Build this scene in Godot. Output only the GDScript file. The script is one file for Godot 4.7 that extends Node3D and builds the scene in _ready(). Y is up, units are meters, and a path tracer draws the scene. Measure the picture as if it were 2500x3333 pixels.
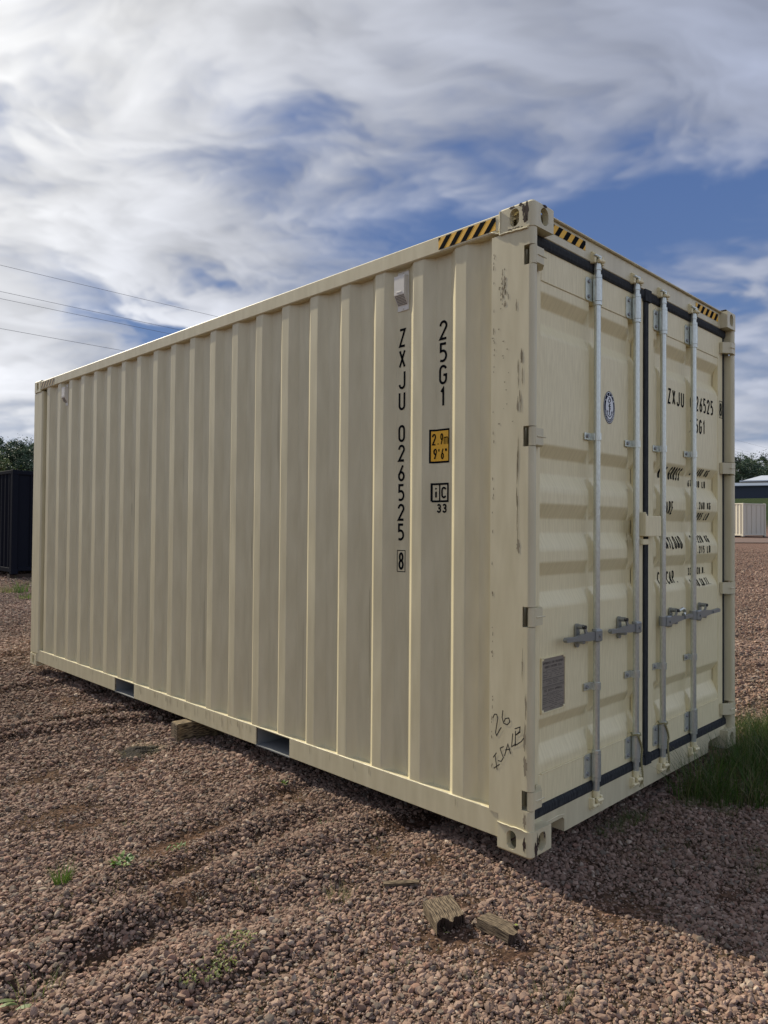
extends Node3D

# ---------------------------------------------------------------- camera and light
const CAM := Vector3(-2.6844, 1.4491, 1.7821)
const SUN_EL := 40.0
const SUN_AZ := -5.5          # degrees from -z towards +x
const SUN_ENERGY := 1.6
const SKY_ENERGY := 1.0
const L := 6.058
const W := 2.438
const H := 2.896

var rng := RandomNumberGenerator.new()
var M := {}
var used := {}
var glyphs := {}

# ---------------------------------------------------------------- mesh builder
class MB:
	var v := PackedVector3Array()
	var n := PackedVector3Array()
	var c := PackedColorArray()
	var tint := Color(1, 1, 1)
	var colored := false
	func tri(a: Vector3, b: Vector3, d: Vector3, na: Vector3, nb: Vector3, nd: Vector3) -> void:
		if (b - a).cross(d - a).dot(na + nb + nd) > 0.0:
			v.append_array([a, d, b]); n.append_array([na, nd, nb])
		else:
			v.append_array([a, b, d]); n.append_array([na, nb, nd])
		c.append_array([tint, tint, tint])
	func flat(a: Vector3, b: Vector3, d: Vector3, out: Vector3) -> void:
		var g := (b - a).cross(d - a)
		if g.length_squared() < 1e-16: return
		g = g.normalized()
		if g.dot(out) < 0.0: g = -g
		tri(a, b, d, g, g, g)
	func quad(a: Vector3, b: Vector3, d: Vector3, e: Vector3, out: Vector3) -> void:
		flat(a, b, d, out); flat(a, d, e, out)
	func squad(a: Vector3, b: Vector3, d: Vector3, e: Vector3, na: Vector3, nb: Vector3, nd: Vector3, ne: Vector3) -> void:
		tri(a, b, d, na, nb, nd); tri(a, d, e, na, nd, ne)
	func box(at: Vector3, s: Vector3, bev := 0.0, bs := Basis.IDENTITY) -> void:
		var h := s * 0.5
		var b: float = min(bev, min(h.x, min(h.y, h.z)) * 0.9)
		for i in 3:
			var j := (i + 1) % 3
			var k := (i + 2) % 3
			for si in [-1.0, 1.0]:
				var p := []
				for q in [[-1, -1], [1, -1], [1, 1], [-1, 1]]:
					var x := Vector3.ZERO
					x[i] = si * h[i]; x[j] = q[0] * (h[j] - b); x[k] = q[1] * (h[k] - b)
					p.append(at + bs * x)
				var o := Vector3.ZERO
				o[i] = si
				quad(p[0], p[1], p[2], p[3], bs * o)
			if b > 0.0:
				for sj in [-1.0, 1.0]:
					for sk in [-1.0, 1.0]:
						var p := []
						for q in [[0, -1], [0, 1], [1, 1], [1, -1]]:
							var x := Vector3.ZERO
							x[i] = q[1] * (h[i] - b)
							x[j] = sj * (h[j] - (0.0 if q[0] == 0 else b))
							x[k] = sk * (h[k] - (b if q[0] == 0 else 0.0))
							p.append(at + bs * x)
						var o := Vector3.ZERO
						o[j] = sj; o[k] = sk
						quad(p[0], p[1], p[2], p[3], bs * o)
		if b > 0.0:
			for sx in [-1.0, 1.0]:
				for sy in [-1.0, 1.0]:
					for sz in [-1.0, 1.0]:
						var s3 := Vector3(sx, sy, sz)
						flat(at + bs * (s3 * Vector3(h.x, h.y - b, h.z - b)), at + bs * (s3 * Vector3(h.x - b, h.y, h.z - b)), at + bs * (s3 * Vector3(h.x - b, h.y - b, h.z)), bs * s3)
	func cyl(a: Vector3, b: Vector3, ra: float, rb: float, seg := 16, cap_a := true, cap_b := true) -> void:
		var ax := (b - a).normalized()
		var u := ax.cross(Vector3(0, 0, 1) if absf(ax.z) < 0.9 else Vector3(1, 0, 0)).normalized()
		var w := ax.cross(u)
		for i in seg:
			var t0 := TAU * i / seg
			var t1 := TAU * (i + 1) / seg
			var d0 := u * cos(t0) + w * sin(t0)
			var d1 := u * cos(t1) + w * sin(t1)
			squad(a + d0 * ra, a + d1 * ra, b + d1 * rb, b + d0 * rb, d0, d1, d1, d0)
			if cap_a: flat(a, a + d0 * ra, a + d1 * ra, -ax)
			if cap_b: flat(b, b + d0 * rb, b + d1 * rb, ax)
	func tube(p: Array, r0: float, r1: float, seg := 8) -> void:
		var m := p.size()
		var rings := []
		var u := Vector3.ZERO
		for i in m:
			var d: Vector3 = (p[min(i + 1, m - 1)] - p[max(i - 1, 0)]).normalized()
			if i == 0: u = d.cross(Vector3(0.3, 0.2, 0.9) if absf(d.z) < 0.8 else Vector3(1, 0.1, 0)).normalized()
			else: u = (u - d * u.dot(d)).normalized()
			var w := d.cross(u)
			var r: float = lerp(r0, r1, float(i) / (m - 1))
			var ring := []
			for k in seg:
				var dd := u * cos(TAU * k / seg) + w * sin(TAU * k / seg)
				ring.append([p[i] + dd * r, dd])
			rings.append(ring)
		for i in m - 1:
			for k in seg:
				var a = rings[i][k]; var b = rings[i][(k + 1) % seg]; var d = rings[i + 1][(k + 1) % seg]; var e = rings[i + 1][k]
				squad(a[0], b[0], d[0], e[0], a[1], b[1], d[1], e[1])
		for k in seg:
			flat(p[0], rings[0][k][0], rings[0][(k + 1) % seg][0], p[0] - p[1])
			flat(p[m - 1], rings[m - 1][k][0], rings[m - 1][(k + 1) % seg][0], p[m - 1] - p[m - 2])
	# a 2D outline swept from w0 to w1; the map turns (u, v, w) into a point
	func prism(poly: PackedVector2Array, map: Callable, w0: float, w1: float) -> void:
		var area := 0.0
		var m := poly.size()
		for i in m: area += poly[i].cross(poly[(i + 1) % m])
		var o: Vector3 = map.call(0.0, 0.0, 0.0)
		var ax: Vector3 = (map.call(0.0, 0.0, 1.0) - o) * signf(w1 - w0)
		for i in m:
			var p := poly[i]; var q := poly[(i + 1) % m]
			var d := q - p
			var nn := Vector2(d.y, -d.x) * (1.0 if area > 0 else -1.0)
			var out: Vector3 = map.call(nn.x, nn.y, 0.0) - o
			quad(map.call(p.x, p.y, w0), map.call(q.x, q.y, w0), map.call(q.x, q.y, w1), map.call(p.x, p.y, w1), out)
		var t := Geometry2D.triangulate_polygon(poly)
		for i in range(0, t.size(), 3):
			var a := poly[t[i]]; var b := poly[t[i + 1]]; var d := poly[t[i + 2]]
			flat(map.call(a.x, a.y, w0), map.call(b.x, b.y, w0), map.call(d.x, d.y, w0), -ax)
			flat(map.call(a.x, a.y, w1), map.call(b.x, b.y, w1), map.call(d.x, d.y, w1), ax)
	func mesh() -> ArrayMesh:
		var a := []
		a.resize(Mesh.ARRAY_MAX)
		a[Mesh.ARRAY_VERTEX] = v
		a[Mesh.ARRAY_NORMAL] = n
		if colored: a[Mesh.ARRAY_COLOR] = c
		var m := ArrayMesh.new()
		m.add_surface_from_arrays(Mesh.PRIMITIVE_TRIANGLES, a)
		return m

# ---------------------------------------------------------------- naming helpers
func numbered(called: String) -> String:
	var k: int = used.get(called, 0)
	used[called] = k + 1
	return called if k == 0 else "%s_%03d" % [called, k]

func build(b: MB, called: String, mat: Material, parent: Node = null) -> MeshInstance3D:
	var o := MeshInstance3D.new()
	o.mesh = b.mesh()
	o.material_override = mat
	if parent == null or parent == self:
		o.name = numbered(called)
		add_child(o, true)
	else:
		o.name = child_name(parent, called)
		parent.add_child(o, true)
	return o

func child_name(parent: Node, called: String) -> String:
	var key := str(parent.get_instance_id()) + called
	var k: int = used.get(key, 0)
	used[key] = k + 1
	return called if k == 0 else "%s_%03d" % [called, k]

func thing(called: String, label: String, category: String, at := Vector3.ZERO, turn := 0.0, group := "") -> Node3D:
	var o := Node3D.new()
	o.name = numbered(called)
	add_child(o, true)
	o.position = at
	o.rotation.y = turn
	tag(o, label, category, group)
	return o

func tag(o: Node, label: String, category := "", group := "", kind := "") -> void:
	if label != "": o.set_meta("label", label)
	if category != "": o.set_meta("category", category)
	if group != "": o.set_meta("group", group)
	if kind != "": o.set_meta("kind", kind)

func srgb(r: float, g: float, b: float) -> Color:
	return Color(r / 255.0, g / 255.0, b / 255.0)

func mat(col: Color, rough := 0.6, metal := 0.0) -> StandardMaterial3D:
	var m := StandardMaterial3D.new()
	m.albedo_color = col
	m.roughness = rough
	m.metallic = metal
	return m

func noise(seed_: int, freq: float, oct := 4, kind := FastNoiseLite.TYPE_SIMPLEX_SMOOTH) -> FastNoiseLite:
	var f := FastNoiseLite.new()
	f.seed = seed_
	f.frequency = freq
	f.noise_type = kind
	f.fractal_octaves = oct
	if oct == 1: f.fractal_type = FastNoiseLite.FRACTAL_NONE
	return f

# a tileable grey picture from noise, passed through a curve
func noise_image(size: int, f: FastNoiseLite, lo: Color, hi: Color, sharp := 1.0) -> Image:
	var src := f.get_seamless_image(size, size)
	var data := src.get_data()
	var bpp := 1
	if src.get_format() != Image.FORMAT_L8:
		src.convert(Image.FORMAT_L8)
		data = src.get_data()
	var out := PackedByteArray()
	out.resize(size * size * 3)
	var table := []
	for i in 256:
		var t := clampf((i / 255.0 - 0.5) * sharp + 0.5, 0, 1)
		table.append(lo.lerp(hi, t))
	for i in size * size:
		var col: Color = table[data[i * bpp]]
		out[i * 3] = int(col.r * 255); out[i * 3 + 1] = int(col.g * 255); out[i * 3 + 2] = int(col.b * 255)
	return Image.create_from_data(size, size, false, Image.FORMAT_RGB8, out)

func triplanar(m: StandardMaterial3D, tex: Texture2D, scale: Vector3) -> void:
	m.albedo_texture = tex
	m.uv1_triplanar = true
	m.uv1_world_triplanar = true
	m.uv1_triplanar_sharpness = 4.0
	m.uv1_scale = scale

# ---------------------------------------------------------------- sky
func gauss(az: float, el: float, a0: float, e0: float, sa: float, se: float, tilt := 0.0) -> float:
	var x := az - a0
	var y := el - e0 - tilt * x
	return exp(-(x * x) / (sa * sa) - (y * y) / (se * se))

func make_sky() -> Image:
	var w := 3072
	var h := 1536
	var img := Image.create_empty(w, h, false, Image.FORMAT_RGBF)
	var n1 := noise(11, 0.55, 5)
	var n2 := noise(23, 1.7, 5)
	var n3 := noise(37, 0.9, 3)
	var n5 := noise(67, 10.0, 4)
	var n4 := noise(53, 4.2, 4)
	var sun := Vector3(sin(deg_to_rad(SUN_AZ)) * cos(deg_to_rad(SUN_EL)), sin(deg_to_rad(SUN_EL)), -cos(deg_to_rad(SUN_AZ)) * cos(deg_to_rad(SUN_EL)))
	for j in h / 2 + 2:
		var el := (0.5 - (j + 0.5) / h) * PI
		var eld := rad_to_deg(el)
		var ce := cos(el)
		var y := sin(el)
		var yy: float = max(y, 0.0)
		# clear air: deep blue above, paler towards the horizon
		var hz: float = pow(1.0 - yy, 4.0)
		var blue := Color(0.074, 0.143, 0.350).lerp(Color(0.30, 0.43, 0.62), hz * 0.85)
		for i in w:
			var az := wrapf((i + 0.5) / w * TAU, -PI, PI)
			var azd := rad_to_deg(az)
			var d := Vector3(sin(az) * ce, y, -cos(az) * ce)
			var k := 1.0 / (yy + 0.26)
			var p := Vector2(d.x, d.z) * k
			# streaks run roughly from front left to back right
			var s := p.x * 0.75 + p.y * 0.66
			var t := -p.x * 0.66 + p.y * 0.75
			var warp := n3.get_noise_2d(s * 0.9, t * 0.9)
			var a := n1.get_noise_2d(s * 1.0 + warp * 0.10, t * 1.5 + warp * 0.16)
			var b := n2.get_noise_2d(s * 0.95 + warp * 0.34, t * 1.6 + warp * 0.42 + a * 0.25)
			var f := n4.get_noise_2d(s * 1.1 + b * 0.20 + warp * 0.2, t * 1.8 + a * 0.25 + b * 0.1)
			var cov := 0.60 + a * 0.50 + b * 0.34 + f * 0.20
			# where the banks and the gaps of this afternoon's sky stand; their edges fray
			var ga := azd + 5.0 * b + 3.5 * f
			var ge := eld + 2.6 * a + 2.2 * b + 1.2 * f
			cov += 0.22 * smoothstep(24.0, 30.0, ge)
			cov += 0.34 * gauss(azd, eld, 17.0, 23.0, 19.0, 13.0)
			cov -= 0.92 * gauss(ga, ge, 62.0, 21.8, 19.0, 3.0, 0.0)
			cov += (0.30 + 0.9 * f + 0.6 * b) * gauss(azd, eld, 71.0, 17.0, 8.0, 3.4, 0.0)
			cov += 0.30 * gauss(azd, eld, 42.0, 26.0, 6.0, 3.0)
			cov -= 0.27 * gauss(ga, ge, 37.0, 28.0, 4.2, 2.0, -0.12)
			cov -= 0.16 * gauss(ga, ge, 33.0, 30.5, 6.0, 2.4, -0.2)
			cov -= 1.00 * gauss(ga, ge, 26.5, 15.2, 6.2, 2.4, -0.16)
			cov -= 0.26 * gauss(ga, ge, 68.0, 15.5, 9.0, 3.2)
			cov += 0.34 * gauss(azd, eld, 33.0, 35.0, 9.0, 3.5)
			cov += 0.26 * gauss(azd, eld, 60.0, 34.0, 24.0, 8.0)
			cov += 0.46 * gauss(azd, eld, 29.0, 21.0, 9.0, 3.2)
			cov += 0.34 * gauss(azd, eld, 71.0, 8.0, 12.0, 3.0)
			cov += 0.35 * gauss(azd, eld, 16.0, 15.0, 4.0, 4.0)
			cov += 0.22 * smoothstep(9.0, 1.0, eld)
			cov += 0.14 * n5.get_noise_2d(s * 1.1 + f * 0.10, t * 1.6 + b * 0.15)
			cov = clampf(cov, 0.0, 1.0)
			cov = cov * cov * (3.0 - 2.0 * cov)
			var ang := rad_to_deg(acos(clampf(d.dot(sun), -1.0, 1.0)))
			var glow := exp(-ang * ang / (24.0 * 24.0))
			var lit := 0.30 + 0.44 * exp(-ang * ang / (44.0 * 44.0)) + 0.75 * glow + 0.34 * hz + 0.48 * smoothstep(68.0, 115.0, ang)  # last term: brightness added to the unseen sky opposite the sun, lifts the doors
			lit *= 1.0 + 0.30 * b + 0.26 * f + 0.16 * a
			var cool := clampf((ang - 25.0) / 40.0, 0.0, 1.0) * (1.0 - hz)
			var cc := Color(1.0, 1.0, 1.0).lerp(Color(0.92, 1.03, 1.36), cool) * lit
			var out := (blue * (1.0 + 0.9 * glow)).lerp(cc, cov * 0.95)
			img.set_pixel(i, j, out)
	var low := Color(0.26, 0.24, 0.22)
	for j in range(h / 2 + 2, h):
		for i in w: img.set_pixel(i, j, low)
	return img

# ---------------------------------------------------------------- stroke lettering
func set_up_glyphs() -> void:
	# M move, L line, A arc (centre, radii, from and to angle); cell 1 x 1
	var g := {
		"Z": "M 0 1 L 1 1 L 0 0 L 1 0", "X": "M 0 1 L 1 0 M 1 1 L 0 0", "J": "M 1 1 L 1 .22 A .5 .22 .5 .22 0 -180",
		"U": "M 0 1 L 0 .22 A .5 .22 .5 .22 180 360 L 1 1", "0": "M 0 .25 L 0 .75 A .5 .75 .5 .25 180 0 L 1 .25 A .5 .25 .5 .25 0 -180",
		"O": "M 0 .25 L 0 .75 A .5 .75 .5 .25 180 0 L 1 .25 A .5 .25 .5 .25 0 -180",
		"2": "A .5 .75 .5 .25 180 -15 L 0 0 L 1 0", "6": "M .8 1 L .08 .4 A .5 .27 .5 .27 150 -210", "9": "M .2 0 L .92 .6 A .5 .73 .5 .27 -30 330",
		"5": "M .95 1 L .08 1 L .08 .57 L .4 .6 A .42 .3 .56 .3 90 -90 L 0 .03", "8": "A .5 .76 .42 .24 -90 270 A .5 .26 .5 .26 90 450",
		"G": "A .5 .75 .5 .25 20 180 L 0 .25 A .5 .25 .5 .25 180 360 L 1 .48 L .55 .48", "1": "M .2 .8 L .55 1 L .55 0",
		"M": "M 0 0 L 0 1 L .5 .35 L 1 1 L 1 0", "A": "M 0 0 L .5 1 L 1 0 M .18 .3 L .82 .3", "R": "M 0 0 L 0 1 L .5 1 A .5 .75 .5 .25 90 -90 L 0 .5 M .5 .5 L 1 0",
		"S": "A .5 .75 .5 .25 20 270 A .5 .25 .5 .25 90 -160", "K": "M 0 0 L 0 1 M 1 1 L 0 .4 M .35 .6 L 1 0", "L": "M 0 1 L 0 0 L 1 0",
		"B": "M 0 0 L 0 1 L .45 1 A .45 .76 .5 .24 90 -90 L 0 .52 M .45 .52 A .45 .26 .55 .26 90 -90 L 0 0", "T": "M 0 1 L 1 1 M .5 1 L .5 0",
		"E": "M 1 1 L 0 1 L 0 0 L 1 0 M 0 .52 L .8 .52", "P": "M 0 0 L 0 1 L .5 1 A .5 .73 .5 .27 90 -90 L 0 .46", "Y": "M 0 1 L .5 .5 L 1 1 M .5 .5 L .5 0",
		"D": "M 0 0 L 0 1 L .4 1 A .4 .7 .6 .3 90 0 L 1 .3 A .4 .3 .6 .3 0 -90 L 0 0", "C": "A .5 .75 .5 .25 20 180 L 0 .25 A .5 .25 .5 .25 180 340",
		"3": "A .48 .75 .46 .25 160 -90 M .3 .5 L .48 .5 A .48 .26 .52 .26 90 -165", "4": "M .75 0 L .75 1 L 0 .3 L 1 .3", "7": "M 0 1 L 1 1 L .35 0",
		"F": "M 1 1 L 0 1 L 0 0 M 0 .52 L .8 .52", "H": "M 0 0 L 0 1 M 1 0 L 1 1 M 0 .52 L 1 .52", "N": "M 0 0 L 0 1 L 1 0 L 1 1", "I": "M .5 0 L .5 1",
		"V": "M 0 1 L .5 0 L 1 1", "W": "M 0 1 L .25 0 L .5 .7 L .75 0 L 1 1", "i": "M .5 0 L .5 .62 M .5 .86 L .5 1", "m": "M 0 0 L 0 .66 M 0 .5 A .25 .5 .25 .16 180 0 L .5 0 M .5 .5 A .75 .5 .25 .16 180 0 L 1 0",
		".": "M .5 0 L .5 .1", "'": "M .5 1 L .5 .74", "\"": "M .3 1 L .3 .74 M .7 1 L .7 .74", "-": "M .1 .5 L .9 .5",
	}
	for ch in g:
		var lines := []
		var cur := []
		var tk: PackedStringArray = g[ch].split(" ")
		var i := 0
		while i < tk.size():
			if tk[i] == "M":
				if cur.size() > 1: lines.append(cur)
				cur = [Vector2(float(tk[i + 1]), float(tk[i + 2]))]
				i += 3
			elif tk[i] == "L":
				cur.append(Vector2(float(tk[i + 1]), float(tk[i + 2])))
				i += 3
			else:
				var ctr := Vector2(float(tk[i + 1]), float(tk[i + 2]))
				var rx := float(tk[i + 3]); var ry := float(tk[i + 4]); var a0 := float(tk[i + 5]); var a1 := float(tk[i + 6])
				var seg := int(ceil(absf(a1 - a0) / 22.0))
				for q in seg + 1:
					var t := deg_to_rad(lerpf(a0, a1, float(q) / seg))
					var pt := ctr + Vector2(cos(t) * rx, sin(t) * ry)
					if cur.is_empty() or cur[-1].distance_to(pt) > 0.01: cur.append(pt)
				i += 7
		if cur.size() > 1: lines.append(cur)
		glyphs[ch] = lines

# one stroke of even width, laid on the surface that drape(u, v) describes
func ribbon(b: MB, line: Array, width: float, drape: Callable, out: Vector3) -> void:
	var pts := [line[0]]
	for i in range(1, line.size()):
		var d: Vector2 = line[i] - line[i - 1]
		var k: int = max(1, int(ceil(d.length() / 0.012)))
		for q in k: pts.append(line[i - 1] + d * (float(q + 1) / k))
	var m := pts.size()
	var left := []
	var right := []
	for i in m:
		var d0: Vector2 = (pts[i] - pts[max(i - 1, 0)]).normalized()
		var d1: Vector2 = (pts[min(i + 1, m - 1)] - pts[i]).normalized()
		if i == 0: d0 = d1
		if i == m - 1: d1 = d0
		var n0 := Vector2(-d0.y, d0.x); var n1 := Vector2(-d1.y, d1.x)
		var nn := (n0 + n1)
		if nn.length() < 0.3: nn = n0
		else: nn = nn.normalized() / max(0.45, nn.normalized().dot(n0))
		left.append(drape.call(pts[i].x + nn.x * width / 2, pts[i].y + nn.y * width / 2))
		right.append(drape.call(pts[i].x - nn.x * width / 2, pts[i].y - nn.y * width / 2))
	for i in m - 1: b.quad(left[i], left[i + 1], right[i + 1], right[i], out)

# text from x0 to x1 (outer edges) with its foot at y0 and its head at y1
func text(b: MB, s: String, x0: float, x1: float, y0: float, y1: float, wd: float, drape: Callable, out: Vector3, fill := 0.68) -> void:
	var pitch := (x1 - x0) / (s.length() - 1 + fill)
	for i in s.length():
		if not glyphs.has(s[i]): continue
		for line in glyphs[s[i]]:
			var q := []
			for p in line: q.append(Vector2(x0 + i * pitch + wd / 2 + p.x * (pitch * fill - wd), y0 + wd / 2 + p.y * (y1 - y0 - wd)))
			ribbon(b, q, wd, drape, out)

# ---------------------------------------------------------------- outlines with rounded bends
# returns [point, normal] pairs of a polyline whose bends are rounded; normals lie to the given side (+1 left)
func rounded(p: Array, r: float, side: float, seg := 4) -> Array:
	var res := []
	var m := p.size()
	var nrm := func(a: Vector2, b: Vector2) -> Vector2:
		var d := (b - a).normalized()
		return Vector2(-d.y, d.x) * side
	res.append([p[0], nrm.call(p[0], p[1])])
	for i in range(1, m - 1):
		var d0: Vector2 = (p[i] - p[i - 1]).normalized()
		var d1: Vector2 = (p[i + 1] - p[i]).normalized()
		var ang := d0.angle_to(d1)
		if absf(ang) < 0.02:
			res.append([p[i], nrm.call(p[i - 1], p[i])])
			continue
		var t: float = min(r * tan(absf(ang) / 2), 0.45 * min(p[i].distance_to(p[i - 1]), p[i].distance_to(p[i + 1])))
		var rr := t / tan(absf(ang) / 2)
		var a: Vector2 = p[i] - d0 * t
		var n0 := Vector2(-d0.y, d0.x)
		var ctr := a + n0 * rr * signf(ang)
		for q in seg + 1:
			var v := (a - ctr).rotated(ang * q / seg)
			var nn := n0.rotated(ang * q / seg) * side
			res.append([ctr + v, nn])
	res.append([p[m - 1], nrm.call(p[m - 2], p[m - 1])])
	return res

# ---------------------------------------------------------------- the container's long wall
const Z0 := -0.452
const PITCH := 0.2775
const X_OUT := 0.012
const X_IN := 0.047

func wall_points() -> Array:
	# (z, x) from the door end to the far end
	var p := [Vector2(-0.226, X_IN)]
	for k in 20:
		var z := Z0 - PITCH * k
		p.append(Vector2(z + 0.128, X_IN))
		p.append(Vector2(z + 0.070, X_OUT))
		p.append(Vector2(z, X_OUT))
		p.append(Vector2(z - 0.055, X_IN))
	p.append(Vector2(-5.832, X_IN))
	return p

var wall_profile := []

func wall_x(z: float) -> float:
	if wall_profile.is_empty(): wall_profile = rounded(wall_points(), 0.016, 1.0, 4)
	var lo := 0
	var hi := wall_profile.size() - 1
	while hi - lo > 1:
		var m := (lo + hi) / 2
		if wall_profile[m][0].x > z: lo = m
		else: hi = m
	var p: Vector2 = wall_profile[lo][0]
	var q: Vector2 = wall_profile[hi][0]
	return lerpf(p.y, q.y, clampf((z - p.x) / minf(q.x - p.x, -1e-6), 0.0, 1.0))

# ---------------------------------------------------------------- the doors' pressed panels
const DF := -0.062          # face of the door frames
const BARS := [0.627, 1.053, 1.385, 1.815]
const BAR_Z := -0.036
const RECESS := 0.037

func trap(t: float, a0: float, a1: float, b1: float, b0: float) -> float:
	if t <= a0 or t >= b0: return 0.0
	if t < a1: return (t - a0) / (a1 - a0)
	if t > b1: return (b0 - t) / (b0 - b1)
	return 1.0

func recess_y(y: float) -> float:
	return max(max(trap(y, 2.338, 2.397, 2.474, 2.534), trap(y, 1.627, 1.696, 1.771, 1.829)), max(max(trap(y, 1.346, 1.418, 1.487, 1.555), trap(y, 1.078, 1.141, 1.218, 1.282)), trap(y, 0.361, 0.440, 0.509, 0.567)))

func recess_x(x: float) -> float:
	var r := 0.0
	for b in BARS: r = max(r, trap(x, b - 0.018, b + 0.010, b + 0.030, b + 0.056))
	return r

func panel_z(x: float, y: float) -> float:
	var rx := (recess_x(x - 0.004) + recess_x(x) + recess_x(x + 0.004)) / 3.0
	var ry := (recess_y(y - 0.004) + recess_y(y) + recess_y(y + 0.004)) / 3.0
	return DF - 0.004 - RECESS * max(rx, ry)

func door_panel(x0: float, x1: float, y0: float, y1: float) -> MB:
	var xs := []
	var ys := []
	var x := x0
	while x < x1 - 0.001:
		xs.append(x)
		var fine := false
		for b in BARS: fine = fine or (x > b - 0.03 and x < b + 0.10)
		x += 0.007 if fine else 0.04
	xs.append(x1)
	var y := y0
	while y < y1 - 0.001:
		ys.append(y)
		var r := recess_y(y + 0.012) + recess_y(y - 0.012)
		y += 0.006 if r > 0.0 else 0.03
	ys.append(y1)
	var b := MB.new()
	var pts := []
	for j in ys.size():
		var row := []
		for i in xs.size():
			var z := panel_z(xs[i], ys[j])
			var gx := (panel_z(xs[i] + 0.003, ys[j]) - panel_z(xs[i] - 0.003, ys[j])) / 0.006
			var gy := (panel_z(xs[i], ys[j] + 0.003) - panel_z(xs[i], ys[j] - 0.003)) / 0.006
			row.append([Vector3(xs[i], ys[j], z), Vector3(-gx, -gy, 1).normalized()])
		pts.append(row)
	for j in ys.size() - 1:
		for i in xs.size() - 1:
			var p = pts[j][i]; var q = pts[j][i + 1]; var r = pts[j + 1][i + 1]; var s = pts[j + 1][i]
			b.squad(p[0], q[0], r[0], s[0], p[1], q[1], r[1], s[1])
	return b

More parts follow.
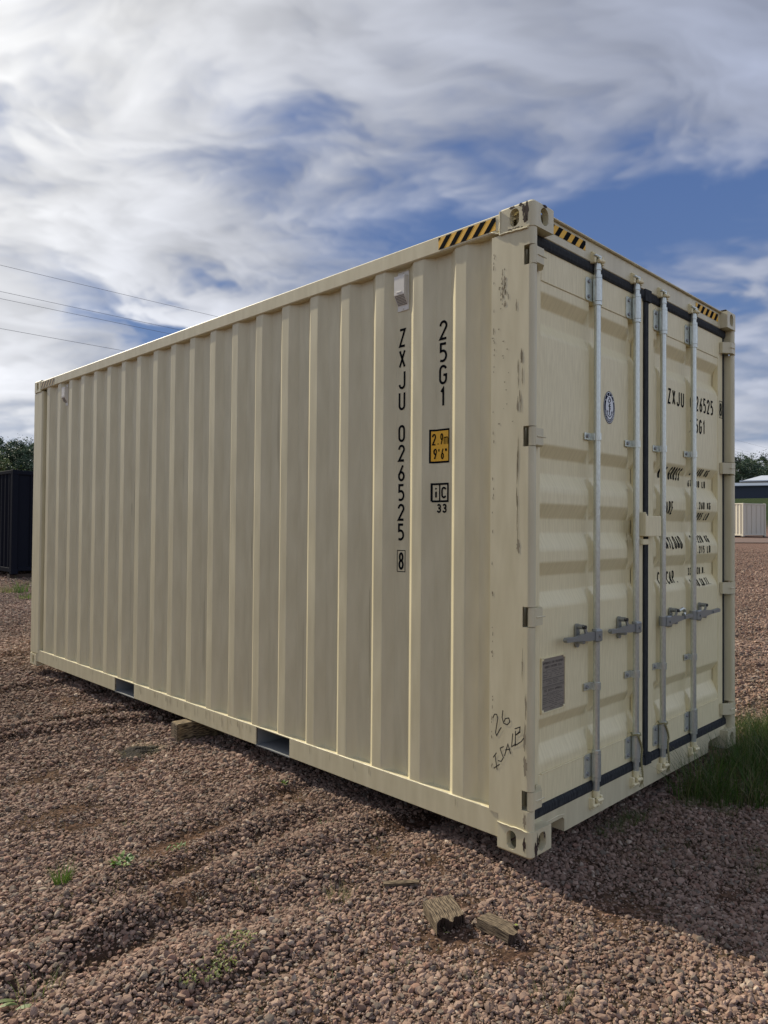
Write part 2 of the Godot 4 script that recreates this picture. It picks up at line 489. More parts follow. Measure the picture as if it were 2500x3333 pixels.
# ---------------------------------------------------------------- a corner casting; P(a, b, y) with a along the length and b along the width
func casting(P: Callable, top: bool) -> MB:
	var mb := MB.new()
	var A := 0.178; var B := 0.162; var HH := 0.118
	var r := 0.024
	var ch := 0.010
	var d := func(a: float, b: float, y: float) -> Vector3: return P.call(a, b, y) - P.call(0.0, 0.0, 0.0)
	# outline in plan, starting at the far end of the side face
	var outline := func(inset: float) -> Array:
		var q := [Vector2(A, inset)]
		for i in 7:
			var t := PI * 1.5 - (PI / 2) * i / 6.0
			q.append(Vector2(r + (r - inset) * cos(t), r + (r - inset) * sin(t)))
		q.append(Vector2(inset, B))
		return q
	var o0: Array = outline.call(0.0)
	var o1: Array = outline.call(ch)
	var y_lo := ch if not top else 0.0
	var y_hi := HH - ch if top else HH
	# rounded upright edge
	for i in range(1, 7):
		var p: Vector2 = o0[i]; var q: Vector2 = o0[i + 1]
		var c2 := Vector2(r, r)
		var np: Vector3 = d.call((p - c2).x, (p - c2).y, 0.0).normalized(); var nq: Vector3 = d.call((q - c2).x, (q - c2).y, 0.0).normalized()
		mb.squad(P.call(p.x, p.y, y_lo), P.call(q.x, q.y, y_lo), P.call(q.x, q.y, y_hi), P.call(p.x, p.y, y_hi), np, nq, nq, np)
	# the bevel at the outer (top or bottom) rim and the cap
	var yr := HH if top else 0.0
	var yb := y_hi if top else y_lo
	var vert: Vector3 = d.call(0, 0, 1.0 if top else -1.0)
	for i in o0.size() - 1:
		var mid: Vector2 = (o0[i] + o0[i + 1]) / 2 - Vector2(0.09, 0.08)
		mb.quad(P.call(o0[i].x, o0[i].y, yb), P.call(o0[i + 1].x, o0[i + 1].y, yb), P.call(o1[i + 1].x, o1[i + 1].y, yr), P.call(o1[i].x, o1[i].y, yr), d.call(mid.x, mid.y, 0.0).normalized() + vert)
		mb.flat(P.call(o1[i].x, o1[i].y, yr), P.call(o1[i + 1].x, o1[i + 1].y, yr), P.call(A, B, yr), vert)
	# the inner cap and the two inner sides
	var yi := 0.0 if top else HH
	for i in o0.size() - 1: mb.flat(P.call(o0[i].x, o0[i].y, yi), P.call(o0[i + 1].x, o0[i + 1].y, yi), P.call(A, B, yi), -vert)
	mb.quad(P.call(A, 0, y_lo), P.call(A, B, y_lo), P.call(A, B, y_hi), P.call(A, 0, y_hi), d.call(1, 0, 0))
	mb.quad(P.call(0, B, y_lo), P.call(A, B, y_lo), P.call(A, B, y_hi), P.call(0, B, y_hi), d.call(0, 1, 0))
	# the two outer faces with their oval holes: [map(u, y, depth), outer normal, u0, u1, hole centre, half width, half height]
	var yc := 0.058 if top else 0.061
	for f in [[func(u: float, y: float, w: float) -> Vector3: return P.call(u, w, y), d.call(0, -1, 0), r, A, 0.1015, 0.0255, 0.0405], [func(u: float, y: float, w: float) -> Vector3: return P.call(w, u, y), d.call(-1, 0, 0), r, B, 0.088, 0.0315, 0.0405]]:
		var mp: Callable = f[0]
		var out: Vector3 = f[1]
		var hw: float = f[5]; var hh: float = f[6]
		var hole := []
		for i in 24:
			var t := TAU * i / 24.0
			hole.append(Vector2(f[4] + cos(t) * hw, yc + signf(sin(t)) * (hh - hw if absf(sin(t)) > 0.01 else 0.0) + sin(t) * hw))
		var rim := []
		for i in 24:
			var dd: Vector2 = (hole[i] - Vector2(f[4], yc))
			var sx: float = (f[3] - f[4] if dd.x > 0 else f[4] - f[2]) / max(absf(dd.x), 1e-5)
			var sy: float = (y_hi - yc if dd.y > 0 else yc - y_lo) / max(absf(dd.y), 1e-5)
			rim.append(Vector2(f[4], yc) + dd * min(sx, sy))
		for i in 24:
			var k := (i + 1) % 24
			mb.quad(mp.call(hole[i].x, hole[i].y, 0.0), mp.call(hole[k].x, hole[k].y, 0.0), mp.call(rim[k].x, rim[k].y, 0.0), mp.call(rim[i].x, rim[i].y, 0.0), out)
			# corners of the face that the rays from the hole skip
			if absf(rim[i].x - rim[k].x) > 1e-4 and absf(rim[i].y - rim[k].y) > 1e-4:
				var cx: float = f[3] if rim[i].x + rim[k].x > 2.0 * f[4] else f[2]
				var cy: float = y_hi if rim[i].y + rim[k].y > 2.0 * yc else y_lo
				mb.flat(mp.call(rim[i].x, rim[i].y, 0.0), mp.call(rim[k].x, rim[k].y, 0.0), mp.call(cx, cy, 0.0), out)
			var ctr := Vector2(f[4], yc)
			var inw: Vector2 = ctr - (hole[i] + hole[k]) / 2
			mb.quad(mp.call(hole[i].x, hole[i].y, 0.0), mp.call(hole[k].x, hole[k].y, 0.0), mp.call(hole[k].x, hole[k].y, 0.03), mp.call(hole[i].x, hole[i].y, 0.03), mp.call(inw.x, inw.y, 0.0) - mp.call(0.0, 0.0, 0.0))
		# back of the wall's thickness inside the hollow
	return mb

func blob(b: MB, ctr: Vector2, rx: float, ry: float, map: Callable, out: Vector3, rough := 0.35, seed_ := 1) -> void:
	var r := RandomNumberGenerator.new()
	r.seed = seed_
	var m := 18
	var pts := []
	for i in m:
		var t := TAU * i / m
		var k := 1.0 + r.randf_range(-rough, rough)
		pts.append(map.call(ctr.x + cos(t) * rx * k, ctr.y + sin(t) * ry * k))
	for i in m: b.flat(map.call(ctr.x, ctr.y), pts[i], pts[(i + 1) % m], out)

func hazard(parent: Node, u0: float, u1: float, v0: float, v1: float, map: Callable, out: Vector3, count: int, start: float, faded := false) -> void:
	var y := MB.new()
	y.quad(map.call(u0, v0, 0.0), map.call(u1, v0, 0.0), map.call(u1, v1, 0.0), map.call(u0, v1, 0.0), out)
	var o := build(y, "hazard_strip", M.yellow_faded if faded else M.yellow, parent)
	var k := MB.new()
	var pitch := (u1 - u0) / count
	var lean: float = (v1 - v0) * 0.85
	var clip := PackedVector2Array([Vector2(u0, v0), Vector2(u1, v0), Vector2(u1, v1), Vector2(u0, v1)])
	for i in range(-1, count + 1):
		var a := u0 + (i + start) * pitch
		var st := PackedVector2Array([Vector2(a, v0), Vector2(a + pitch * 0.5, v0), Vector2(a + pitch * 0.5 + lean, v1), Vector2(a + lean, v1)])
		for poly in Geometry2D.intersect_polygons(st, clip):
			var t := Geometry2D.triangulate_polygon(poly)
			for q in range(0, t.size(), 3):
				k.flat(map.call(poly[t[q]].x, poly[t[q]].y, 0.0006), map.call(poly[t[q + 1]].x, poly[t[q + 1]].y, 0.0006), map.call(poly[t[q + 2]].x, poly[t[q + 2]].y, 0.0006), out)
	build(k, "black_stripes", M.black_faded if faded else M.black, o if parent.get_parent() == self else parent)

# ---------------------------------------------------------------- ground
var g_noise: FastNoiseLite
var g_fine: FastNoiseLite
var g_mid: FastNoiseLite

func ridge(x: float, z: float, zc: float, x0: float, x1: float, amp: float, width: float, slope := 0.0) -> float:
	if absf(z - zc - slope * x) > 0.55 or x < x0 or x > x1: return 0.0
	var t := (z - zc - slope * x - 0.05 * sin(x * 3.1 + zc * 5.0)) / width
	var win := smoothstep(x0, x0 + 0.35, x) * (1.0 - smoothstep(x1 - 0.35, x1, x))
	if win <= 0.0 or absf(t) > 4.0: return 0.0
	# a bank with its steep side towards the door end, and the wheel's trough beyond it
	var bank := exp(-t * t) if t > 0.0 else exp(-t * t * 0.25)
	var trough := exp(-(t - 1.9) * (t - 1.9) * 0.9)
	return amp * win * (bank - 0.8 * trough)

func ground_y(x: float, z: float) -> float:
	var d := sqrt(x * x + z * z)
	var y : float = -0.085 + 0.0165 * max(0.0, d - 9.0)
	if d > 75.0: y += 0.15 * min(d - 75.0, 26.0) * smoothstep(75.0, 85.0, d)
	var near := 1.0 - smoothstep(7.5, 11.5, d)
	if near > 0.0:
		y += near * (g_noise.get_noise_2d(x, z) * 0.040 + g_mid.get_noise_2d(x, z) * 0.016 + g_fine.get_noise_2d(x, z) * 0.010)
		y += ridge(x, z, -1.24, -2.6, 0.1, 0.036, 0.085)
		y += ridge(x, z, -0.93, -2.4, 0.5, 0.032, 0.085, -0.02)
		y += ridge(x, z, -0.66, -1.8, -0.3, 0.028, 0.085, 0.12)
		y += ridge(x, z, -1.60, -1.2, 0.3, 0.026, 0.07, -0.05)
		y += ridge(x, z, -0.30, -2.0, -0.7, 0.022, 0.07, 0.10)
		y += ridge(x, z, -5.3, -2.0, 0.2, 0.028, 0.08, 0.10)
		y += ridge(x, z, -3.93, -2.6, 0.6, 0.036, 0.06, 0.10)
		y += ridge(x, z, -3.60, -2.6, 0.4, 0.034, 0.07, 0.20)
		y += ridge(x, z, -7.2, -1.0, 2.4, 0.025, 0.10, 0.05)
		y += ridge(x, z, -1.9, 3.6, 8.0, 0.025, 0.12, 0.06)
		y += ridge(x, z, -2.7, 3.6, 8.0, 0.025, 0.12, 0.05)
		# the hollow and mound beside the near corner
		y -= 0.035 * exp(-((x - 0.22) * (x - 0.22) + (z - 0.28) * (z - 0.28)) / 0.06)
		y += 0.03 * exp(-((x - 0.05) * (x - 0.05) * 4.0 + (z - 0.52) * (z - 0.52)) / 0.05)
	return y

func fines(x: float, z: float) -> float:
	var f := exp(-((x - 0.12) * (x - 0.12) * 0.8 + (z - 0.36) * (z - 0.36)) / 0.035)
	return clampf(maxf(f, g_mid.get_noise_2d(x * 0.9 + 31.0, z * 1.6) * 2.2 - 0.55), 0.0, 1.0)

func axis(lo: float, hi: float, step: float, far: float) -> Array:
	var a := []
	var x := lo
	while x < hi:
		a.append(x)
		x += step
	var s := step
	while x < far:
		a.append(x)
		s *= 1.12
		x += s
	a.append(far)
	s = step
	x = lo - s
	while x > -far:
		a.push_front(x)
		s *= 1.12
		x -= s
	a.push_front(-far)
	return a

func make_ground() -> void:
	var xs := axis(-3.6, 8.0, 0.06, 700.0)
	var zs := axis(-11.0, 2.6, 0.06, 700.0)
	var nx := xs.size(); var nz := zs.size()
	var v := PackedVector3Array(); var n := PackedVector3Array(); var c := PackedColorArray(); var idx := PackedInt32Array()
	var tone := noise(71, 0.22, 4)
	var moss := noise(72, 1.1, 3)
	for j in nz:
		for i in nx:
			var x: float = xs[i]; var z: float = zs[j]
			var y := ground_y(x, z)
			v.append(Vector3(x, y, z))
			var e := 0.03
			n.append(Vector3((ground_y(x - e, z) - y) / e, 1, (ground_y(x, z - e) - y) / e).normalized())
			var t := tone.get_noise_2d(x, z)
			var col := Color(0.105, 0.069, 0.047) * (1.0 + t * 0.35)  # shade between the stones is put into this dark soil colour
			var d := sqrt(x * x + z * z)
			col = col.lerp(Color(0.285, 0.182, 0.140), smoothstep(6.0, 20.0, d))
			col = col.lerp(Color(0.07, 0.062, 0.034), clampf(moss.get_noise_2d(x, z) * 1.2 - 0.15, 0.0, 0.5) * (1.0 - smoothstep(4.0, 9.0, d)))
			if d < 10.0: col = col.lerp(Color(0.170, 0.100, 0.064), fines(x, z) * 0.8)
			col = col.lerp(Color(0.055, 0.085, 0.028), smoothstep(74.0, 80.0, d + tone.get_noise_2d(x * 0.3, z * 0.3) * 8.0))
			col.a = 1.0
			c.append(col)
	for j in nz - 1:
		for i in nx - 1:
			var a := j * nx + i
			idx.append_array([a, a + 1, a + nx + 1, a, a + nx + 1, a + nx])
	var arr := []
	arr.resize(Mesh.ARRAY_MAX)
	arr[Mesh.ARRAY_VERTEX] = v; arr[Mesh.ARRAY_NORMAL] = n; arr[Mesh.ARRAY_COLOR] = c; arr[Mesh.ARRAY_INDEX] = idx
	var m := ArrayMesh.new()
	m.add_surface_from_arrays(Mesh.PRIMITIVE_TRIANGLES, arr)
	var o := MeshInstance3D.new()
	o.name = "ground"
	o.mesh = m
	o.material_override = M.ground
	add_child(o, true)
	tag(o, "pinkish brown gravel yard with wheel ruts and low banks", "ground", "", "structure")

func rock_mesh(seed_: int) -> ArrayMesh:
	var r := RandomNumberGenerator.new()
	r.seed = seed_
	# a crushed stone: an uneven block cut by random planes
	var planes := []
	for i in 8:
		var d := Vector3(r.randfn(), r.randfn(), r.randfn()).normalized()
		planes.append([d, r.randf_range(0.34, 0.80)])
	var b := MB.new()
	var base := IcoPoints()
	var pts := []
	for p in base[0]:
		var k := 1.25
		for pl in planes:
			var dn: float = p.dot(pl[0])
			if dn > 0.01: k = min(k, pl[1] / dn)
		pts.append(p * k * r.randf_range(0.985, 1.015) * Vector3(1.25, 0.74, 1.0))
	for f in base[1]: b.flat(pts[f[0]], pts[f[1]], pts[f[2]], pts[f[0]] + pts[f[1]] + pts[f[2]])
	return b.mesh()

func IcoPoints() -> Array:
	var t := (1.0 + sqrt(5.0)) / 2.0
	var p := [Vector3(-1, t, 0), Vector3(1, t, 0), Vector3(-1, -t, 0), Vector3(1, -t, 0), Vector3(0, -1, t), Vector3(0, 1, t), Vector3(0, -1, -t), Vector3(0, 1, -t), Vector3(t, 0, -1), Vector3(t, 0, 1), Vector3(-t, 0, -1), Vector3(-t, 0, 1)]
	for i in p.size(): p[i] = p[i].normalized()
	var f := [[0, 11, 5], [0, 5, 1], [0, 1, 7], [0, 7, 10], [0, 10, 11], [1, 5, 9], [5, 11, 4], [11, 10, 2], [10, 7, 6], [7, 1, 8], [3, 9, 4], [3, 4, 2], [3, 2, 6], [3, 6, 8], [3, 8, 9], [4, 9, 5], [2, 4, 11], [6, 2, 10], [8, 6, 7], [9, 8, 1]]
	var mids := {}
	var out := []
	for q in f:
		var m := []
		for e in 3:
			var a: int = min(q[e], q[(e + 1) % 3]); var b: int = max(q[e], q[(e + 1) % 3])
			var key := a * 1000 + b
			if not mids.has(key):
				mids[key] = p.size()
				p.append((p[a] + p[b]).normalized())
			m.append(mids[key])
		out.append([q[0], m[0], m[2]]); out.append([q[1], m[1], m[0]]); out.append([q[2], m[2], m[1]]); out.append([m[0], m[1], m[2]])
	return [p, out]

func make_gravel() -> void:
	var kinds := 9
	var bufs := []
	for k in kinds: bufs.append(PackedFloat32Array())
	var r := RandomNumberGenerator.new()
	r.seed = 5150
	var tone := noise(81, 0.5, 3)
	# rings round the viewer: [from, to, stones per square metre, mean radius]
	for ring in [[1.3, 4.4, 17000.0, 0.0051], [4.4, 7.0, 9500.0, 0.0064], [7.0, 11.0, 5000.0, 0.0082], [11.0, 18.0, 2300.0, 0.0092], [18.0, 44.0, 460.0, 0.0125]]:
		var a0 := deg_to_rad(8.0); var a1 := deg_to_rad(82.0)
		var area: float = (a1 - a0) / 2 * (ring[1] * ring[1] - ring[0] * ring[0])
		for i in int(area * ring[2]):
			var az := r.randf_range(a0, a1)
			var d := sqrt(r.randf_range(ring[0] * ring[0], ring[1] * ring[1]))
			var x := CAM.x + sin(az) * d
			var z := CAM.z - cos(az) * d
			if d > 24.0 and r.randf() < (d - 24.0) / 20.0: continue
			# under or behind the container nothing shows
			if x > 0.5 and z < -0.5 and z > -L + 0.4 and x < W - 0.3: continue
			if x > 0.5 and z < -0.5 and d > 7.0 and rad_to_deg(az) > 21.0 and rad_to_deg(az) < 67.0: continue
			if d > 11.0 and rad_to_deg(az) > 22.0 and rad_to_deg(az) < 66.0: continue
			var fine := fines(x, z) if d < 9.0 else 0.0
			if r.randf() < fine * 0.75: continue
			var s: float = ring[3] * (1.0 - 0.4 * fine) * exp(r.randfn() * 0.54)
			s = min(s, ring[3] * 3.0)
			var y := ground_y(x, z) + s * r.randf_range(-0.35, 0.75)
			var bs := Basis(Vector3(r.randfn(), r.randfn(), r.randfn()).normalized(), r.randf() * TAU) if r.randf() < 0.4 else Basis(Vector3.UP, r.randf() * TAU).rotated(Vector3(1, 0, 0), r.randf_range(-0.5, 0.5))
			bs = bs.scaled(Vector3(s, s, s))
			var t := r.randf()
			var col := Color(0.240, 0.163, 0.120)
			if t < 0.25: col = Color(0.290, 0.204, 0.155)
			elif t < 0.40: col = Color(0.215, 0.130, 0.094)
			elif t < 0.52: col = Color(0.175, 0.140, 0.108)
			elif t < 0.56: col = Color(0.39, 0.31, 0.235)
			col = col * r.randf_range(0.70, 1.22) * (1.0 + 0.35 * tone.get_noise_2d(x, z))
			bufs[r.randi() % kinds].append_array([bs.x.x, bs.y.x, bs.z.x, x, bs.x.y, bs.y.y, bs.z.y, y, bs.x.z, bs.y.z, bs.z.z, z, col.r, col.g, col.b, 1.0])
	for k in kinds:
		var mm := MultiMesh.new()
		mm.transform_format = MultiMesh.TRANSFORM_3D
		mm.use_colors = true
		mm.mesh = rock_mesh(900 + k)
		mm.instance_count = bufs[k].size() / 16
		mm.buffer = bufs[k]
		var o := MultiMeshInstance3D.new()
		o.name = numbered("gravel")
		o.multimesh = mm
		o.material_override = M.stone
		add_child(o, true)
		tag(o, "loose crushed pink and brown stone covering the yard", "gravel", "", "stuff")

# ---------------------------------------------------------------- plants
func blade(b: MB, at: Vector3, h: float, lean: Vector2, w: float, turn: float, col: Color) -> void:
	var side := Vector3(cos(turn), 0, sin(turn)) * w / 2
	b.tint = col
	var prev_l := at - side; var prev_r := at + side
	var face := side.cross(Vector3.UP).normalized()
	var seg := 4
	for i in seg:
		var t := float(i + 1) / seg
		var c := at + Vector3(lean.x * t * t, h * (t - 0.18 * t * t * minf(lean.length() / h, 1.5)), lean.y * t * t) 
		var s := side * (1.0 - t * 0.95)
		if i == seg - 1: b.flat(prev_l, prev_r, c, face)
		else: b.quad(prev_l, prev_r, c + s, c - s, face)
		prev_l = c - s; prev_r = c + s

func tuft_mesh(seed_: int, blades: int, h: float, spread: float, w: float, bend: float, cols: Array) -> MB:
	var r := RandomNumberGenerator.new()
	r.seed = seed_
	var b := MB.new()
	b.colored = true
	for i in blades:
		var a := r.randf() * TAU
		var rad := sqrt(r.randf()) * spread
		var hh := h * r.randf_range(0.45, 1.1)
		var out := Vector2(cos(a), sin(a)).rotated(r.randf_range(-0.7, 0.7)) * hh * r.randf_range(0.1, bend)
		var col: Color = cols[r.randi() % cols.size()] * r.randf_range(0.75, 1.25)
		blade(b, Vector3(cos(a) * rad, -0.01, sin(a) * rad), hh, out, w * r.randf_range(0.7, 1.3), r.randf() * TAU, col)
	return b

func leaf(b: MB, at: Vector3, dir: Vector3, len_: float, w: float, col: Color, droop := 0.3) -> void:
	b.tint = col
	var side := dir.cross(Vector3.UP)
	if side.length() < 0.05: side = Vector3(1, 0, 0)
	side = side.normalized() * w / 2
	var prev_l := at; var prev_r := at
	var up := side.cross(dir).normalized()
	if up.y < 0: up = -up
	for i in 5:
		var t := (i + 1) / 5.0
		var c := at + dir * len_ * t - Vector3(0, droop * len_ * t * t, 0)
		var k := sin(PI * pow(t, 0.8)) if t < 1.0 else 0.0
		var l := c - side * k + up * k * w * 0.12; var rr := c + side * k + up * k * w * 0.12
		b.quad(prev_l, prev_r, rr, l, up)
		prev_l = l; prev_r = rr

func grass_patch(called: String, label: String, spots: Array, protos: Array) -> void:
	# spots: [x, z, scale, turn]; one mass of blades nobody would count
	var bufs := []
	for p in protos: bufs.append(PackedFloat32Array())
	var r := RandomNumberGenerator.new()
	r.seed = 77
	for s in spots:
		var bs := Basis(Vector3.UP, s[3]).scaled(Vector3(s[2], s[2] * r.randf_range(0.85, 1.15), s[2]))
		var t := r.randf_range(0.8, 1.2)
		bufs[r.randi() % protos.size()].append_array([bs.x.x, bs.y.x, bs.z.x, s[0], bs.x.y, bs.y.y, bs.z.y, ground_y(s[0], s[1]), bs.x.z, bs.y.z, bs.z.z, s[1], t, t, t, 1.0])
	for k in protos.size():
		var mm := MultiMesh.new()
		mm.transform_format = MultiMesh.TRANSFORM_3D
		mm.use_colors = true
		mm.mesh = protos[k]
		mm.instance_count = bufs[k].size() / 16
		mm.buffer = bufs[k]
		var o := MultiMeshInstance3D.new()
		o.name = numbered(called)
		o.multimesh = mm
		o.material_override = M.grass
		add_child(o, true)
		tag(o, label, "grass", "", "stuff")

func tree(called: String, label: String, at: Vector3, h: float, spread: float, seed_: int, leaves: int, leaf_size: float, cols: Array, gaps: float, group: String, low := 0.12) -> void:
	var r := RandomNumberGenerator.new()
	r.seed = seed_
	var t := thing(called, label, "tree", at, r.randf() * TAU, group)
	var tb := MB.new()
	var ends := []
	var lean := Vector3(r.randf_range(-0.05, 0.05), 0, r.randf_range(-0.05, 0.05)) * h
	var trunk := []
	for i in 6: trunk.append(Vector3(0, h * 0.9 * i / 5.0, 0) + lean * pow(i / 5.0, 2) + Vector3(r.randf_range(-1, 1), 0, r.randf_range(-1, 1)) * 0.015 * h * (1 if i > 0 else 0))
	tb.tube(trunk, h * 0.022, h * 0.004, 7)
	var limbs := 20
	for i in limbs:
		var f: float = lerpf(low, 0.92, pow(float(i) / limbs, 0.9))
		var base: Vector3 = trunk[int(f / 0.92 * 4.6)].lerp(trunk[min(5, int(f / 0.92 * 4.6) + 1)], fposmod(f / 0.92 * 4.6, 1.0))
		var a := i * 2.4 + r.randf_range(-0.4, 0.4)
		var env := sin(PI * clampf((f - low) / (1.0 - low) * 0.82 + 0.18, 0.0, 1.0))
		var len_ := spread * (0.35 + 0.75 * env) * r.randf_range(0.7, 1.1)
		var up := r.randf_range(0.15, 0.6)
		var mid := base + Vector3(cos(a), up, sin(a)) * len_ * 0.55
		var end := base + Vector3(cos(a + r.randf_range(-0.3, 0.3)), up * 1.1, sin(a + r.randf_range(-0.3, 0.3))) * len_
		end.y = min(end.y, h)
		tb.tube([base, mid, end], h * 0.009, h * 0.002, 5)
		for q in 5: ends.append([base.lerp(mid, 0.5).lerp(end, q / 4.0) + Vector3(r.randfn(), r.randfn() * 0.7, r.randfn()) * len_ * 0.16, len_ * r.randf_range(0.16, 0.34)])
	ends.append([trunk[5], spread * 0.3])
	build(tb, "trunk", M.bark, t)
	var lb := MB.new()
	lb.colored = true
	for e in ends:
		if r.randf() < gaps: continue
		var tone: Color = cols[r.randi() % cols.size()]
		for i in leaves / ends.size() + 1:
			var p: Vector3 = Vector3(r.randfn(), r.randfn() * 0.75, r.randfn()) * e[1] * 0.62 + e[0]
			if p.y < h * low * 0.6: continue
			lb.tint = tone * r.randf_range(0.7, 1.3)
			var u := Vector3(r.randfn(), r.randfn() * 0.6, r.randfn()).normalized() * leaf_size * r.randf_range(0.6, 1.3)
			var w := u.cross(Vector3(r.randfn(), r.randfn(), r.randfn())).normalized() * leaf_size * 0.45
			var nn := u.cross(w).normalized()
			lb.quad(p - u * 0.5, p + w * 0.5, p + u * 0.5, p - w * 0.5, nn if nn.y > 0 else -nn)
	build(lb, "crown", M.leaf, t)

# a place on the ground, by compass angle and distance from where the viewer stands
func place(az: float, d: float) -> Vector3:
	var x := CAM.x + sin(deg_to_rad(az)) * d
	var z := CAM.z - cos(deg_to_rad(az)) * d
	return Vector3(x, ground_y(x, z), z)

